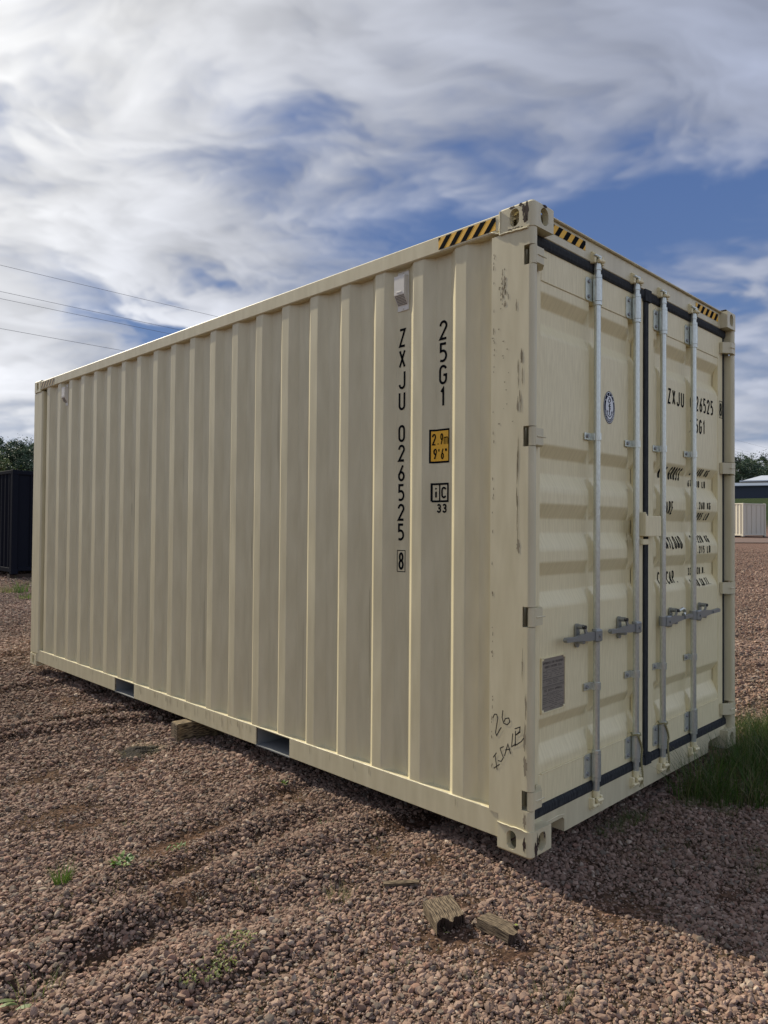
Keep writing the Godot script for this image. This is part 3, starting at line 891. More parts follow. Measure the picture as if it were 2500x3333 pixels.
# ---------------------------------------------------------------- the container
func make_container() -> void:
	var c := thing("shipping_container", "large cream twenty foot shipping container with galvanised lock bars on its doors, nearest of all", "shipping container")
	var lx := Vector3(-1, 0, 0)
	# long corrugated wall
	var prof := rounded(wall_points(), 0.016, 1.0, 4)   # (z, x); the outside is -x
	var wave := noise(55, 1.1, 3)
	for side in 2:
		var b := MB.new()
		for i in prof.size() - 1:
			var p: Vector2 = prof[i][0]; var q: Vector2 = prof[i + 1][0]
			var np: Vector2 = prof[i][1]; var nq: Vector2 = prof[i + 1][1]
			if np.y > 0: np = -np
			if nq.y > 0: nq = -nq
			var f := func(v: Vector2, y: float) -> Vector3: return Vector3(v.y if side == 0 else W - v.y, y, v.x)
			var g := func(v: Vector2) -> Vector3: return Vector3(v.y if side == 0 else -v.y, 0, v.x)
			for k in 16:
				var y0 := lerpf(0.166, 2.80, k / 16.0)
				var y1 := lerpf(0.166, 2.80, (k + 1) / 16.0)
				var w := func(v: Vector2, nn: Vector2, y: float) -> Vector3:
					var t: Vector3 = g.call(nn)
					return (t + Vector3(0, wave.get_noise_2d(v.x * 2.0, y) * 0.030, wave.get_noise_2d(v.x * 2.0 + 50.0, y * 1.3) * 0.035)).normalized()
				b.squad(f.call(p, y0), f.call(q, y0), f.call(q, y1), f.call(p, y1), w.call(p, np, y0), w.call(q, nq, y0), w.call(q, nq, y1), w.call(p, np, y1))
		build(b, "side_wall", M.cream, c)
	# far end wall
	var e := MB.new()
	var ep := [Vector2(0.05, 0.02)]
	for k in 9:
		var u := 0.12 + k * 0.25
		ep.append_array([Vector2(u, 0.02), Vector2(u + 0.05, 0.06), Vector2(u + 0.13, 0.06), Vector2(u + 0.18, 0.02)])
	ep.append(Vector2(W - 0.05, 0.02))
	for i in ep.size() - 1: e.quad(Vector3(ep[i].x, 0.15, -L + ep[i].y), Vector3(ep[i + 1].x, 0.15, -L + ep[i + 1].y), Vector3(ep[i + 1].x, 2.8, -L + ep[i + 1].y), Vector3(ep[i].x, 2.8, -L + ep[i].y), Vector3(0, 0, -1))
	build(e, "end_wall", M.cream, c)
	# roof, floor
	var ro := MB.new()
	ro.box(Vector3(W / 2, 2.862, -L / 2), Vector3(W - 0.10, 0.02, L - 0.20))
	for k in 18: ro.box(Vector3(W / 2, 2.874, -0.35 - k * 0.315), Vector3(W - 0.24, 0.012, 0.10), 0.004)
	build(ro, "roof", M.cream, c)
	var fl := MB.new()
	fl.box(Vector3(W / 2, 0.155, -L / 2), Vector3(W - 0.10, 0.02, L - 0.16))
	build(fl, "floor", M.floor_wood, c)
	for k in 13:
		var z := -0.32 - k * 0.45
		if (z < -1.66 and z > -2.12) or (z < -3.69 and z > -4.15): continue
		var cm := MB.new()
		cm.box(Vector3(W / 2, 0.095, z), Vector3(W - 0.12, 0.096, 0.045))
		build(cm, "cross_member", M.cream, c)
	# top rails and bottom rails
	for side in 2:
		var X := func(x: float) -> float: return x if side == 0 else W - x
		var tr := MB.new()
		tr.box(Vector3(X.call(0.032), 2.838, -L / 2), Vector3(0.060, 0.084, L - 0.356), 0.006)
		build(tr, "top_rail", M.cream, c)
		var br := MB.new()
		for s in [[-0.178, -1.716], [-2.061, -3.746], [-4.095, -5.88]]:
			br.box(Vector3(X.call(0.010), 0.107, (s[0] + s[1]) / 2), Vector3(0.008, 0.117, s[0] - s[1]), 0.002)
			br.box(Vector3(X.call(0.034), 0.051, (s[0] + s[1]) / 2), Vector3(0.042, 0.008, s[0] - s[1]), 0.002)
		br.box(Vector3(X.call(0.034), 0.162, -L / 2), Vector3(0.054, 0.009, L - 0.356), 0.002)
		build(br, "bottom_rail", M.cream, c)
	# forklift pockets
	for s in [[-1.716, -2.061], [-3.746, -4.095]]:
		var fp := MB.new()
		var zm: float = (s[0] + s[1]) / 2
		fp.box(Vector3(W / 2, 0.048, zm), Vector3(W - 0.014, 0.006, s[0] - s[1] + 0.01))
		fp.box(Vector3(W / 2, 0.154, zm), Vector3(W - 0.06, 0.006, s[0] - s[1] + 0.01))
		for z in s: fp.box(Vector3(W / 2, 0.101, z), Vector3(W - 0.04, 0.104, 0.006))
		build(fp, "forklift_pocket", M.pocket_shade_grey, c)
	# corner castings
	for far in 2:
		for right in 2:
			for top in 2:
				var P := func(a: float, b: float, y: float) -> Vector3:
					return Vector3(b if right == 0 else W - b, y + (H - 0.118 if top == 1 else 0.0), -a if far == 0 else a - L)
				var cc := build(casting(P, top == 1), "corner_casting", M.cream, c)
				if far == 0 and right == 0:
					var rb := MB.new()
					var sm := func(u: float, v: float) -> Vector3: return Vector3(-0.0012, v, -u)
					var fm := func(u: float, v: float) -> Vector3: return Vector3(u, v, 0.0012)
					if top == 1:
						for q in [[0.036, 2.846, 0.010, 0.042, 3], [0.052, 2.858, 0.008, 0.024, 4], [0.043, 2.815, 0.012, 0.014, 9], [0.066, 2.884, 0.010, 0.007, 5], [0.112, 2.884, 0.015, 0.005, 6]]: blob(rb, Vector2(q[0], q[1]), q[2], q[3], sm, lx, 0.3, q[4])
						blob(rb, Vector2(0.088, 2.884), 0.016, 0.006, fm, Vector3(0, 0, 1), 0.3, 7)
						for q in 12: blob(rb, Vector2(rng.randf_range(0.06, 0.14), 2.782 + rng.randf() * 0.008), 0.005, 0.002, sm, lx, 0.5, 20 + q)
					else:
						blob(rb, Vector2(0.040, 0.035), 0.012, 0.034, fm, Vector3(0, 0, 1), 0.4, 11)
						blob(rb, Vector2(0.050, 0.075), 0.007, 0.030, fm, Vector3(0, 0, 1), 0.5, 12)
						blob(rb, Vector2(0.104, 0.085), 0.006, 0.016, fm, Vector3(0, 0, 1), 0.5, 13)
						blob(rb, Vector2(0.034, 0.060), 0.006, 0.030, sm, lx, 0.5, 14)
					var ro2 := build(rb, "rust_patch", M.rust, cc)
					ro2.set_meta("label", "dark rust where the paint has come off")
					ro2.set_meta("kind", "stuff")
	# weld beads round the near castings
	for q in [[Vector3(-0.001, 2.780, -0.178), Vector3(-0.001, 2.772, -0.03)], [Vector3(-0.001, 2.778, -0.180), Vector3(-0.001, 2.885, -0.180)], [Vector3(-0.001, 0.121, -0.178), Vector3(-0.001, 0.119, -0.02)], [Vector3(0.0, 2.803, -0.229), Vector3(0.0, 2.785, -0.180)]]:
		var line := []
		for i in 13: line.append(q[0].lerp(q[1], i / 12.0) + Vector3(rng.randf_range(-0.001, 0.001), rng.randf_range(-0.002, 0.002), rng.randf_range(-0.001, 0.001)))
		var wb := MB.new()
		wb.tube(line, 0.004, 0.004, 6)
		build(wb, "weld_bead", M.cream, c)
	# posts at the door end: a rounded front, cut away at the hinges
	var cuts := [[0.205, 0.292], [1.005, 1.095], [1.802, 1.892], [2.610, 2.698]]
	for right in 2:
		var X := func(x: float) -> float: return x if right == 0 else W - x
		var XZ := func(u: float, v: float, w: float) -> Vector3: return Vector3(X.call(u), w, v)
		var full := rounded([Vector2(0.003, -0.228), Vector2(0.003, -0.004), Vector2(0.050, -0.004), Vector2(0.050, -0.075)], 0.026, 1.0, 6)
		var full2 := rounded([Vector2(0.003, -0.176), Vector2(0.003, -0.004), Vector2(0.050, -0.004), Vector2(0.050, -0.075)], 0.026, 1.0, 6)
		var cut := rounded([Vector2(0.003, -0.228), Vector2(0.003, -0.050)], 0.01, 1.0, 4)
		var post := MB.new()
		var y := 0.118
		var ends := [0.156]
		for q in cuts: ends.append_array([q[0], q[1]])
		ends.append(2.778)
		for i in ends.size():
			var pr: Array = full2 if i == 0 else (full if i % 2 == 1 else cut)
			for k in pr.size() - 1:
				var a: Vector2 = pr[k][0]; var b2: Vector2 = pr[k + 1][0]
				var na: Vector2 = pr[k][1]; var nb: Vector2 = pr[k + 1][1]
				var sx := 1.0 if right == 0 else -1.0
				# the outline runs forwards along the outside, so the normal to its left points outwards
				post.squad(XZ.call(a.x, a.y, y), XZ.call(b2.x, b2.y, y), XZ.call(b2.x, b2.y, ends[i]), XZ.call(a.x, a.y, ends[i]), Vector3(na.x * sx, 0, na.y), Vector3(nb.x * sx, 0, nb.y), Vector3(nb.x * sx, 0, nb.y), Vector3(na.x * sx, 0, na.y))
			# caps of each hollow length
			if i % 2 == 1 or i == 0:
				var poly := PackedVector2Array()
				for k in pr: poly.append(k[0])
				poly.append(Vector2(0.050, -0.228 if i > 0 else -0.176))
				var t := Geometry2D.triangulate_polygon(poly)
				for yy in [y, ends[i]]:
					for k in range(0, t.size(), 3): post.flat(XZ.call(poly[t[k]].x, poly[t[k]].y, yy), XZ.call(poly[t[k + 1]].x, poly[t[k + 1]].y, yy), XZ.call(poly[t[k + 2]].x, poly[t[k + 2]].y, yy), Vector3(0, -1 if yy == y else 1, 0))
			y = ends[i]
		# the edge of the outer plate towards the wall, and the inner channel of the post
		post.quad(XZ.call(0.003, -0.228, 0.156), XZ.call(0.050, -0.228, 0.156), XZ.call(0.050, -0.228, 2.778), XZ.call(0.003, -0.228, 2.778), Vector3(0, 0, -1))
		post.box(Vector3(X.call(0.062), 1.45, -0.150), Vector3(0.022, 2.62, 0.15))
		var po := build(post, "corner_post", M.cream, c)
		for q in cuts:
			var hb := MB.new()
			hb.cyl(Vector3(X.call(0.026), q[0] + 0.003, -0.018), Vector3(X.call(0.026), q[1] - 0.003, -0.018), 0.0175, 0.0175, 14)
			# the blade bends from the pin across to the door's edge
			var bl := PackedVector2Array([Vector2(0.024, 0.0), Vector2(0.085, 0.0), Vector2(0.112, -0.022), Vector2(0.136, -0.040), Vector2(0.136, -0.060), Vector2(0.105, -0.047), Vector2(0.080, -0.030), Vector2(0.024, -0.030)])
			hb.prism(bl, XZ, q[0] + 0.008, q[1] - 0.008)
			hb.box(Vector3(X.call(0.070), (q[0] + q[1]) / 2, 0.001), Vector3(0.07, 0.006, 0.006), 0.002)
			build(hb, "hinge", M.cream, po)
		if right == 0:
			var sc := MB.new()
			var sp := func(u: float, v: float) -> Vector3: return Vector3(0.0022, v, u)
			var r := RandomNumberGenerator.new()
			r.seed = 44
			for i in 46: blob(sc, Vector2(-0.213 + r.randf_range(-0.004, 0.004), r.randf_range(0.3, 2.7)), 0.0022, r.randf_range(0.003, 0.010), sp, lx, 0.4, 100 + i)
			for i in 34: blob(sc, Vector2(-0.160 + r.randfn() * 0.012, 2.53 + r.randfn() * 0.05), 0.003, r.randf_range(0.003, 0.014), sp, lx, 0.5, 200 + i)
			for i in 14: blob(sc, Vector2(-0.15 + r.randfn() * 0.03, r.randf_range(1.9, 2.45)), r.randf_range(0.002, 0.006), 0.0025, sp, lx, 0.5, 300 + i)
			for i in 14: blob(sc, Vector2(-0.072 + r.randfn() * 0.008, r.randf_range(1.98, 2.25)), 0.0024, r.randf_range(0.01, 0.05), sp, lx, 0.4, 400 + i)
			for i in 12: blob(sc, Vector2(-0.080 + r.randfn() * 0.004, r.randf_range(1.35, 1.80)), 0.0016, r.randf_range(0.02, 0.08), sp, lx, 0.4, 500 + i)
			for q in [[-0.076, 1.36, 0.007, 0.028], [-0.036, 0.53, 0.006, 0.06], [-0.034, 0.40, 0.009, 0.035], [-0.036, 0.16, 0.008, 0.03], [-0.031, 0.66, 0.004, 0.05], [-0.05, 0.83, 0.003, 0.06], [-0.09, 2.44, 0.003, 0.02]]: blob(sc, Vector2(q[0], q[1]), q[2], q[3], sp, lx, 0.5, int(q[1] * 100))
			var so := build(sc, "scuff_marks", M.scuff, po)
			so.set_meta("kind", "stuff")
			# handwriting in marker pen
			var gr := MB.new()
			var gm := func(u: float, v: float) -> Vector3: return Vector3(0.0018, v, u)
			var strokes := [
				[[-0.207, 0.578], [-0.198, 0.596], [-0.186, 0.598], [-0.180, 0.580], [-0.186, 0.548], [-0.192, 0.515], [-0.186, 0.502], [-0.170, 0.530], [-0.160, 0.545]],
				[[-0.152, 0.622], [-0.156, 0.590], [-0.148, 0.566], [-0.128, 0.562], [-0.114, 0.578], [-0.120, 0.594], [-0.138, 0.588], [-0.146, 0.572]],
				[[-0.204, 0.400], [-0.186, 0.425]], [[-0.194, 0.412], [-0.182, 0.350]], [[-0.200, 0.352], [-0.168, 0.378]],
				[[-0.146, 0.462], [-0.166, 0.450], [-0.158, 0.430], [-0.148, 0.412], [-0.160, 0.392], [-0.178, 0.392]],
				[[-0.142, 0.420], [-0.124, 0.478], [-0.108, 0.436]], [[-0.138, 0.448], [-0.112, 0.458]],
				[[-0.098, 0.530], [-0.104, 0.470], [-0.080, 0.488]],
				[[-0.084, 0.545], [-0.084, 0.480], [-0.052, 0.505], [-0.040, 0.522]], [[-0.088, 0.552], [-0.060, 0.566], [-0.062, 0.545], [-0.084, 0.525], [-0.058, 0.545]],
			]
			for s in strokes:
				var line := []
				for q in s: line.append(Vector2(q[0], q[1]))
				ribbon(gr, line, 0.0045, gm, lx)
			build(gr, "handwriting", M.pen, po).set_meta("kind", "stuff")
	# posts at the far end
	for right in 2:
		var pb := MB.new()
		pb.box(Vector3(0.030 if right == 0 else W - 0.030, 1.45, -L + 0.116), Vector3(0.054, 2.66, 0.224), 0.012)
		build(pb, "corner_post", M.cream, c)
	# header and sill at the door end
	var hd := MB.new()
	hd.box(Vector3(W / 2, 2.829, -0.090), Vector3(W - 0.110, 0.102, 0.080), 0.003)
	hd.box(Vector3(W / 2, 2.884, -0.085), Vector3(W - 0.324, 0.010, 0.100), 0.003)
	hd.box(Vector3(W / 2, 2.40, -0.16), Vector3(W - 0.10, 0.9, 0.02))
	hd.box(Vector3(W / 2, 1.2, -0.16), Vector3(W - 0.10, 2.2, 0.02))
	build(hd, "door_header", M.cream, c)
	var sl := MB.new()
	var XY := func(u: float, v: float, w: float) -> Vector3: return Vector3(u, v, w)
	sl.prism(PackedVector2Array([Vector2(0.060, 0.140), Vector2(0.060, 0.082), Vector2(0.338, 0.082), Vector2(0.355, 0.068), Vector2(0.355, 0.012), Vector2(2.083, 0.012), Vector2(2.083, 0.068), Vector2(2.100, 0.082), Vector2(2.378, 0.082), Vector2(2.378, 0.140)]), XY, -0.05, -0.12)
	sl.tube([Vector3(0.19, 0.098, -0.049), Vector3(0.30, 0.100, -0.049), Vector3(0.352, 0.092, -0.049)], 0.003, 0.003, 6)
	build(sl, "door_sill", M.cream, c)
	# hazard strips
	hazard(c, -0.552, -0.205, 2.809, 2.868, func(u: float, v: float, k: float) -> Vector3: return Vector3(0.0008 - k, v, u), lx, 5, 0.0)
	hazard(c, -5.872, -5.52, 2.809, 2.868, func(u: float, v: float, k: float) -> Vector3: return Vector3(0.0008 - k, v, u), lx, 5, 0.0, true)
	hazard(c, 0.165, 0.531, 2.818, 2.864, func(u: float, v: float, k: float) -> Vector3: return Vector3(u, v, -0.0488 + k), Vector3(0, 0, 1), 5, 0.15)
	hazard(c, 1.880, 2.245, 2.815, 2.864, func(u: float, v: float, k: float) -> Vector3: return Vector3(u, v, -0.0488 + k), Vector3(0, 0, 1), 5, 0.0)
	# air vents near both ends of the long wall
	for z in [-0.830, -5.315]:
		var vb := MB.new()
		vb.box(Vector3(0.0445, 2.676, z), Vector3(0.005, 0.205, 0.080), 0.001)
		var out := PackedVector2Array([Vector2(0.0445, 2.757), Vector2(0.010, 2.750), Vector2(0.010, 2.652), Vector2(0.0445, 2.596)])
		vb.prism(out, func(u: float, v: float, w: float) -> Vector3: return Vector3(u, v, w), z - 0.036, z + 0.036)
		vb.box(Vector3(0.009, 2.664, z), Vector3(0.003, 0.008, 0.036), 0.001)
		var vo := build(vb, "air_vent", M.plastic, c)
		var dots := MB.new()
		var sd := Vector3(0.0345, -0.056, 0).normalized()
		for i in 8:
			for j in 7:
				var ct := Vector3(0.010, 2.652, z - 0.028) + sd * (0.007 + j * 0.0078) + Vector3(0, 0, i * 0.008)
				var nn := Vector3(-0.056, -0.0345, 0).normalized()
				ct += nn * 0.0006
				dots.quad(ct - sd * 0.0024 - Vector3(0, 0, 0.0024), ct - sd * 0.0024 + Vector3(0, 0, 0.0024), ct + sd * 0.0024 + Vector3(0, 0, 0.0024), ct + sd * 0.0024 - Vector3(0, 0, 0.0024), nn)
		var gr := build(dots, "grille", M.black, vo)
		gr.set_meta("kind", "stuff")
		for y in [2.772, 2.584]:
			var rv := MB.new()
			rv.cyl(Vector3(0.044, y, z), Vector3(0.038, y, z), 0.006, 0.005, 8)
			build(rv, "rivet", M.plastic, vo)
	# lettering on the long wall
	var dr := func(u: float, v: float) -> Vector3: return Vector3(wall_x(u) - 0.0015, v, u)
	var rows := []
	for i in 4: rows.append(["ZXJU"[i], -0.861, -0.813, 2.384 - i * 0.1107, 2.482 - i * 0.1107])
	for i in 6: rows.append(["026525"[i], -0.861, -0.813, 1.885 - i * 0.1032, 1.975 - i * 0.1032])
	rows.append(["8", -0.853, -0.815, 1.217, 1.309])
	for i in 4: rows.append(["25G1"[i], -0.581, -0.529, 2.373 - i * 0.1112, 2.471 - i * 0.1112])
	for q in rows:
		var tl := MB.new()
		text(tl, q[0], q[1], q[2], q[3], q[4], 0.0125, dr, lx, 1.0)
		build(tl, "digit" if "0123456789".contains(q[0]) else "letter", M.black, c)
	var bx8 := MB.new()
	ribbon(bx8, [Vector2(-0.862, 1.208), Vector2(-0.862, 1.318), Vector2(-0.806, 1.318), Vector2(-0.806, 1.208), Vector2(-0.862, 1.208)], 0.004, dr, lx)
	build(bx8, "digit_frame", M.black, c)
	# yellow height sign, wrapped over the bend of the wall
	var hs := MB.new()
	var hy := MB.new()
	for q in [[hs, -0.630, -0.512, 1.760, 1.930, 0.001], [hy, -0.6205, -0.5175, 1.770, 1.920, 0.002]]:
		var bb: MB = q[0]
		var zs := []
		for i in 17: zs.append(lerpf(q[1], q[2], i / 16.0))
		for i in 16:
			var f := func(z: float, y: float) -> Vector3: return Vector3(wall_x(z) - q[5], y, z)
			bb.quad(f.call(zs[i], q[3]), f.call(zs[i + 1], q[3]), f.call(zs[i + 1], q[4]), f.call(zs[i], q[4]), lx)
	var sg := build(hs, "height_sign", M.black, c)
	build(hy, "yellow_field", M.yellow, sg)
	var ht := MB.new()
	var dr3 := func(u: float, v: float) -> Vector3: return Vector3(wall_x(u) - 0.0032, v, u)
	text(ht, "2.9", -0.616, -0.550, 1.850, 1.908, 0.0068, dr3, lx, 0.80)
	text(ht, "m", -0.5460, -0.5180, 1.850, 1.908, 0.0046, dr3, lx, 1.0)
	text(ht, "9'6\"", -0.610, -0.522, 1.778, 1.834, 0.0070, dr3, lx, 0.84)
	build(ht, "lettering", M.black, sg).set_meta("kind", "stuff")
	# iC 33
	var ic := MB.new()
	ribbon(ic, [Vector2(-0.617, 1.570), Vector2(-0.617, 1.656), Vector2(-0.519, 1.656), Vector2(-0.519, 1.570), Vector2(-0.617, 1.570)], 0.010, dr, lx)
	ribbon(ic, [Vector2(-0.572, 1.570), Vector2(-0.572, 1.656)], 0.008, dr, lx)
	text(ic, "i", -0.606, -0.586, 1.584, 1.642, 0.011, dr, lx, 1.0)
	text(ic, "C", -0.562, -0.528, 1.584, 1.642, 0.010, dr, lx, 1.0)
	text(ic, "33", -0.590, -0.526, 1.512, 1.558, 0.009, dr, lx, 0.78)
	build(ic, "lettering", M.black, c).set_meta("kind", "stuff")
	# dirt runs down the bottom rail and the walls
	var st := MB.new()
	var r3 := RandomNumberGenerator.new()
	r3.seed = 9
	var rm := func(u: float, v: float) -> Vector3: return Vector3(0.0048, v, u)
	for i in 26:
		var z := r3.randf_range(-3.7, -2.1)
		var hgt := r3.randf_range(0.015, 0.045)
		blob(st, Vector2(z, 0.156 - hgt), r3.randf_range(0.002, 0.005), hgt, rm, lx, 0.35, 600 + i)
	for i in 14:
		var z := r3.randf_range(-5.6, -0.4)
		if (z < -1.70 and z > -2.08) or (z < -3.73 and z > -4.11): continue
		blob(st, Vector2(z, 0.156 - 0.02), r3.randf_range(0.002, 0.004), 0.02, rm, lx, 0.35, 700 + i)
	var wm := func(u: float, v: float) -> Vector3: return Vector3(wall_x(u) - 0.0008, v, u)
	for i in 26:
		var k := r3.randi() % 20
		var z := Z0 - PITCH * k + r3.randf_range(0.005, 0.12) - 0.14
		blob(st, Vector2(z, r3.randf_range(0.35, 2.4)), r3.randf_range(0.0012, 0.0028), r3.randf_range(0.05, 0.32), wm, lx, 0.3, 800 + i)
	var sto := build(st, "dirt_streaks", M.dirt, c)
	sto.set_meta("kind", "stuff")
	make_doors(c)

func make_doors(c: Node3D) -> void:
	var fz := Vector3(0, 0, 1)
	var XY := func(u: float, v: float, w: float) -> Vector3: return Vector3(u, v, w)
	var XZ := func(u: float, v: float, w: float) -> Vector3: return Vector3(u, w, v)
	for k in 2:
		# door leaf: frame of four members
		var x0: float = [0.088, 1.236][k]
		var x1: float = [1.186, 2.356][k]
		var p0: float = [0.156, 1.319][k]
		var p1: float = [1.119, 2.282][k]
		var d := Node3D.new()
		d.name = child_name(c, "door")
		c.add_child(d, true)
		for q in [["door_stile", (x0 + p0) / 2, 1.455, p0 - x0, 2.56], ["door_stile", (x1 + p1) / 2, 1.455, x1 - p1, 2.56], ["door_rail", (p0 + p1) / 2, (2.581 + 2.735) / 2, p1 - p0, 0.154], ["door_rail", (p0 + p1) / 2, (0.175 + 0.318) / 2, p1 - p0, 0.143]]:
			var fr := MB.new()
			fr.box(Vector3(q[1], q[2], DF - 0.02), Vector3(q[3], q[4], 0.04), 0.003)
			build(fr, q[0], M.door, d)
		d.set_meta("label", ["left-hand door with the round emblem and the data plate", "right-hand door with weights lettered on it"][k])
		build(door_panel(p0, p1, 0.319, 2.580), "door_panel", M.door, d)
		var wl := MB.new()
		wl.tube([Vector3(p0 + 0.015, 0.3195, DF + 0.001), Vector3(p1 - 0.01, 0.3195, DF + 0.001)], 0.003, 0.003, 6)
		build(wl, "weld_bead", M.door, d)
		# rubber seals
		var top := MB.new()
		var sec := PackedVector2Array([Vector2(2.729, -0.064), Vector2(2.729, -0.056), Vector2(2.740, -0.050), Vector2(2.764, -0.048), Vector2(2.776, -0.052), Vector2(2.776, -0.064)])
		top.prism(sec, func(u: float, v: float, w: float) -> Vector3: return Vector3(w, u, v), x0 - 0.02, x1 + (0.02 if k == 1 else -0.002))
		build(top, "rubber_seal", M.rubber, d)
		var bot := MB.new()
		var sec2 := PackedVector2Array([Vector2(0.136, -0.064), Vector2(0.136, -0.050), Vector2(0.146, -0.046), Vector2(0.172, -0.048), Vector2(0.184, -0.056), Vector2(0.184, -0.064)])
		bot.prism(sec2, func(u: float, v: float, w: float) -> Vector3: return Vector3(w, u, v), x0 - 0.02, x1 + (0.02 if k == 1 else -0.002))
		build(bot, "rubber_seal", M.rubber, d)
		var sd := MB.new()
		if k == 0: sd.box(Vector3(0.078, 1.455, -0.060), Vector3(0.020, 2.56, 0.014), 0.003)
		else: sd.box(Vector3(2.372, 1.455, -0.068), Vector3(0.024, 2.56, 0.014), 0.003)
		build(sd, "rubber_seal", M.rubber, d)
		if k == 1:
			var mid := MB.new()
			mid.prism(PackedVector2Array([Vector2(1.188, -0.062), Vector2(1.188, -0.056), Vector2(1.194, -0.051), Vector2(1.230, -0.051), Vector2(1.236, -0.062)]), XZ, 0.150, 2.757)
			mid.prism(PackedVector2Array([Vector2(1.172, -0.060), Vector2(1.178, -0.044), Vector2(1.246, -0.040), Vector2(1.252, -0.060)]), XZ, 2.716, 2.782)
			mid.prism(PackedVector2Array([Vector2(1.176, -0.060), Vector2(1.182, -0.042), Vector2(1.250, -0.040), Vector2(1.258, -0.060)]), XZ, 0.134, 0.192)
			build(mid, "rubber_seal", M.rubber, d)
		# lock bars with their guides, cams and handles
		for q in 2:
			var bx: float = BARS[k * 2 + q]
			var bar := MB.new()
			bar.cyl(Vector3(bx, 0.105, BAR_Z), Vector3(bx, 2.765, BAR_Z), 0.0168, 0.0168, 20)
			build(bar, "lock_bar", M.galv, d)
			for lower in 2:
				var y0: float = [2.583, 0.208][lower]
				var y1: float = [2.698, 0.322][lower]
				var gb := MB.new()
				# flat flange on the left, then a casing bent round the bar
				var fl := PackedVector2Array([Vector2(-0.078, y0 + 0.01), Vector2(-0.070, y0), Vector2(-0.016, y0), Vector2(-0.016, y1), Vector2(-0.070, y1), Vector2(-0.078, y1 - 0.01)])
				gb.prism(fl, func(u: float, v: float, w: float) -> Vector3: return Vector3(bx + u, v, w), DF - 0.001, DF + 0.006)
				gb.cyl(Vector3(bx, y0, BAR_Z), Vector3(bx, y1, BAR_Z), 0.0235, 0.0235, 22)
				gb.box(Vector3(bx + 0.024, (y0 + y1) / 2, DF + 0.003), Vector3(0.026, y1 - y0, 0.007), 0.001)
				build(gb, "bar_guide", M.galv, d)
				for y in [y0 + 0.02, y1 - 0.02]:
					for e in [[Vector3(bx - 0.050, y, DF + 0.005), Vector3(bx - 0.050, y, DF + 0.013), 0.0105], [Vector3(bx + 0.0235, y, BAR_Z), Vector3(bx + 0.0270, y, BAR_Z - 0.001), 0.006]]:
						var bo := MB.new()
						bo.cyl(e[0], e[1], e[2], e[2] * 0.8, 8)
						build(bo, "bolt", M.dark_steel if e[2] < 0.008 else M.bolt_zinc, d)
				for yy in [[y0 - 0.020, y0 - 0.002], [y1 + 0.002, y1 + 0.018]]:
					var co := MB.new()
					co.cyl(Vector3(bx, yy[0], BAR_Z), Vector3(bx, yy[1], BAR_Z), 0.0225, 0.0225, 20)
					build(co, "collar", M.galv, d)
				# cam at the end of the bar, in its keeper on the header or sill
				var cy: float = [2.795, 0.085][lower]
				var sg: float = [1.0, -1.0][lower]
				var cam := MB.new()
				cam.cyl(Vector3(bx, cy - sg * 0.055, BAR_Z), Vector3(bx, cy - sg * 0.02, BAR_Z), 0.020, 0.017, 14)
				cam.box(Vector3(bx + 0.004, cy, BAR_Z + 0.002), Vector3(0.026, 0.046, 0.030), 0.006)
				cam.box(Vector3(bx - 0.022, cy + 0.010 * sg, BAR_Z + 0.010), Vector3(0.052, 0.013, 0.018), 0.004)
				cam.box(Vector3(bx + 0.026, cy - 0.002, BAR_Z + 0.004), Vector3(0.024, 0.020, 0.016), 0.004)
				build(cam, "cam", M.door if lower == 1 else M.galv, d)
				var ke := MB.new()
				ke.box(Vector3(bx - 0.036, cy, -0.040), Vector3(0.018, 0.052, 0.030), 0.004)
				ke.box(Vector3(bx + 0.042, cy, -0.040), Vector3(0.018, 0.046, 0.030), 0.004)
				ke.box(Vector3(bx + 0.003, cy + sg * 0.030, -0.046), Vector3(0.090, 0.010, 0.014), 0.003)
				ke.cyl(Vector3(bx - 0.020, cy - sg * 0.012, -0.02), Vector3(bx + 0.020, cy - sg * 0.012, -0.012), 0.010, 0.010, 10)
				build(ke, "cam_keeper", M.door, c)
			for y0 in [1.882, 0.639]:
				var cl := MB.new()
				cl.box(Vector3(bx - 0.050, y0 + 0.0185, DF + 0.003), Vector3(0.064, 0.037, 0.006), 0.002)
				cl.cyl(Vector3(bx, y0, BAR_Z), Vector3(bx, y0 + 0.037, BAR_Z), 0.0215, 0.0215, 20)
				cl.box(Vector3(bx - 0.020, y0 + 0.0185, (BAR_Z + DF) / 2), Vector3(0.012, 0.037, 0.024), 0.001)
				cl.box(Vector3(bx + 0.024, y0 + 0.0185, DF + 0.004), Vector3(0.022, 0.037, 0.007), 0.002)
				build(cl, "bar_clamp", M.galv, d)
				for e in [[Vector3(bx - 0.062, y0 + 0.0185, DF + 0.006), Vector3(bx - 0.062, y0 + 0.0185, DF + 0.014), 0.010], [Vector3(bx + 0.0205, y0 + 0.0185, BAR_Z + 0.003), Vector3(bx + 0.0250, y0 + 0.0185, BAR_Z + 0.002), 0.006]]:
					var bo := MB.new()
					bo.cyl(e[0], e[1], e[2], e[2] * 0.8, 8)
					build(bo, "bolt", M.dark_steel if e[2] < 0.008 else M.bolt_zinc, d)
			# handle
			var s := -1.0 if k == 0 else 1.0
			var hy := 0.912
			var hub := MB.new()
			hub.cyl(Vector3(bx, hy - 0.026, BAR_Z), Vector3(bx, hy + 0.026, BAR_Z), 0.0225, 0.0225, 18)
			hub.box(Vector3(bx + s * 0.024, hy, BAR_Z + 0.018), Vector3(0.058, 0.060, 0.030), 0.006)
			hub.cyl(Vector3(bx + s * 0.024, hy, BAR_Z + 0.028), Vector3(bx + s * 0.024, hy, BAR_Z + 0.038), 0.010, 0.008, 8)
			build(hub, "handle_hub", M.zinc, d)
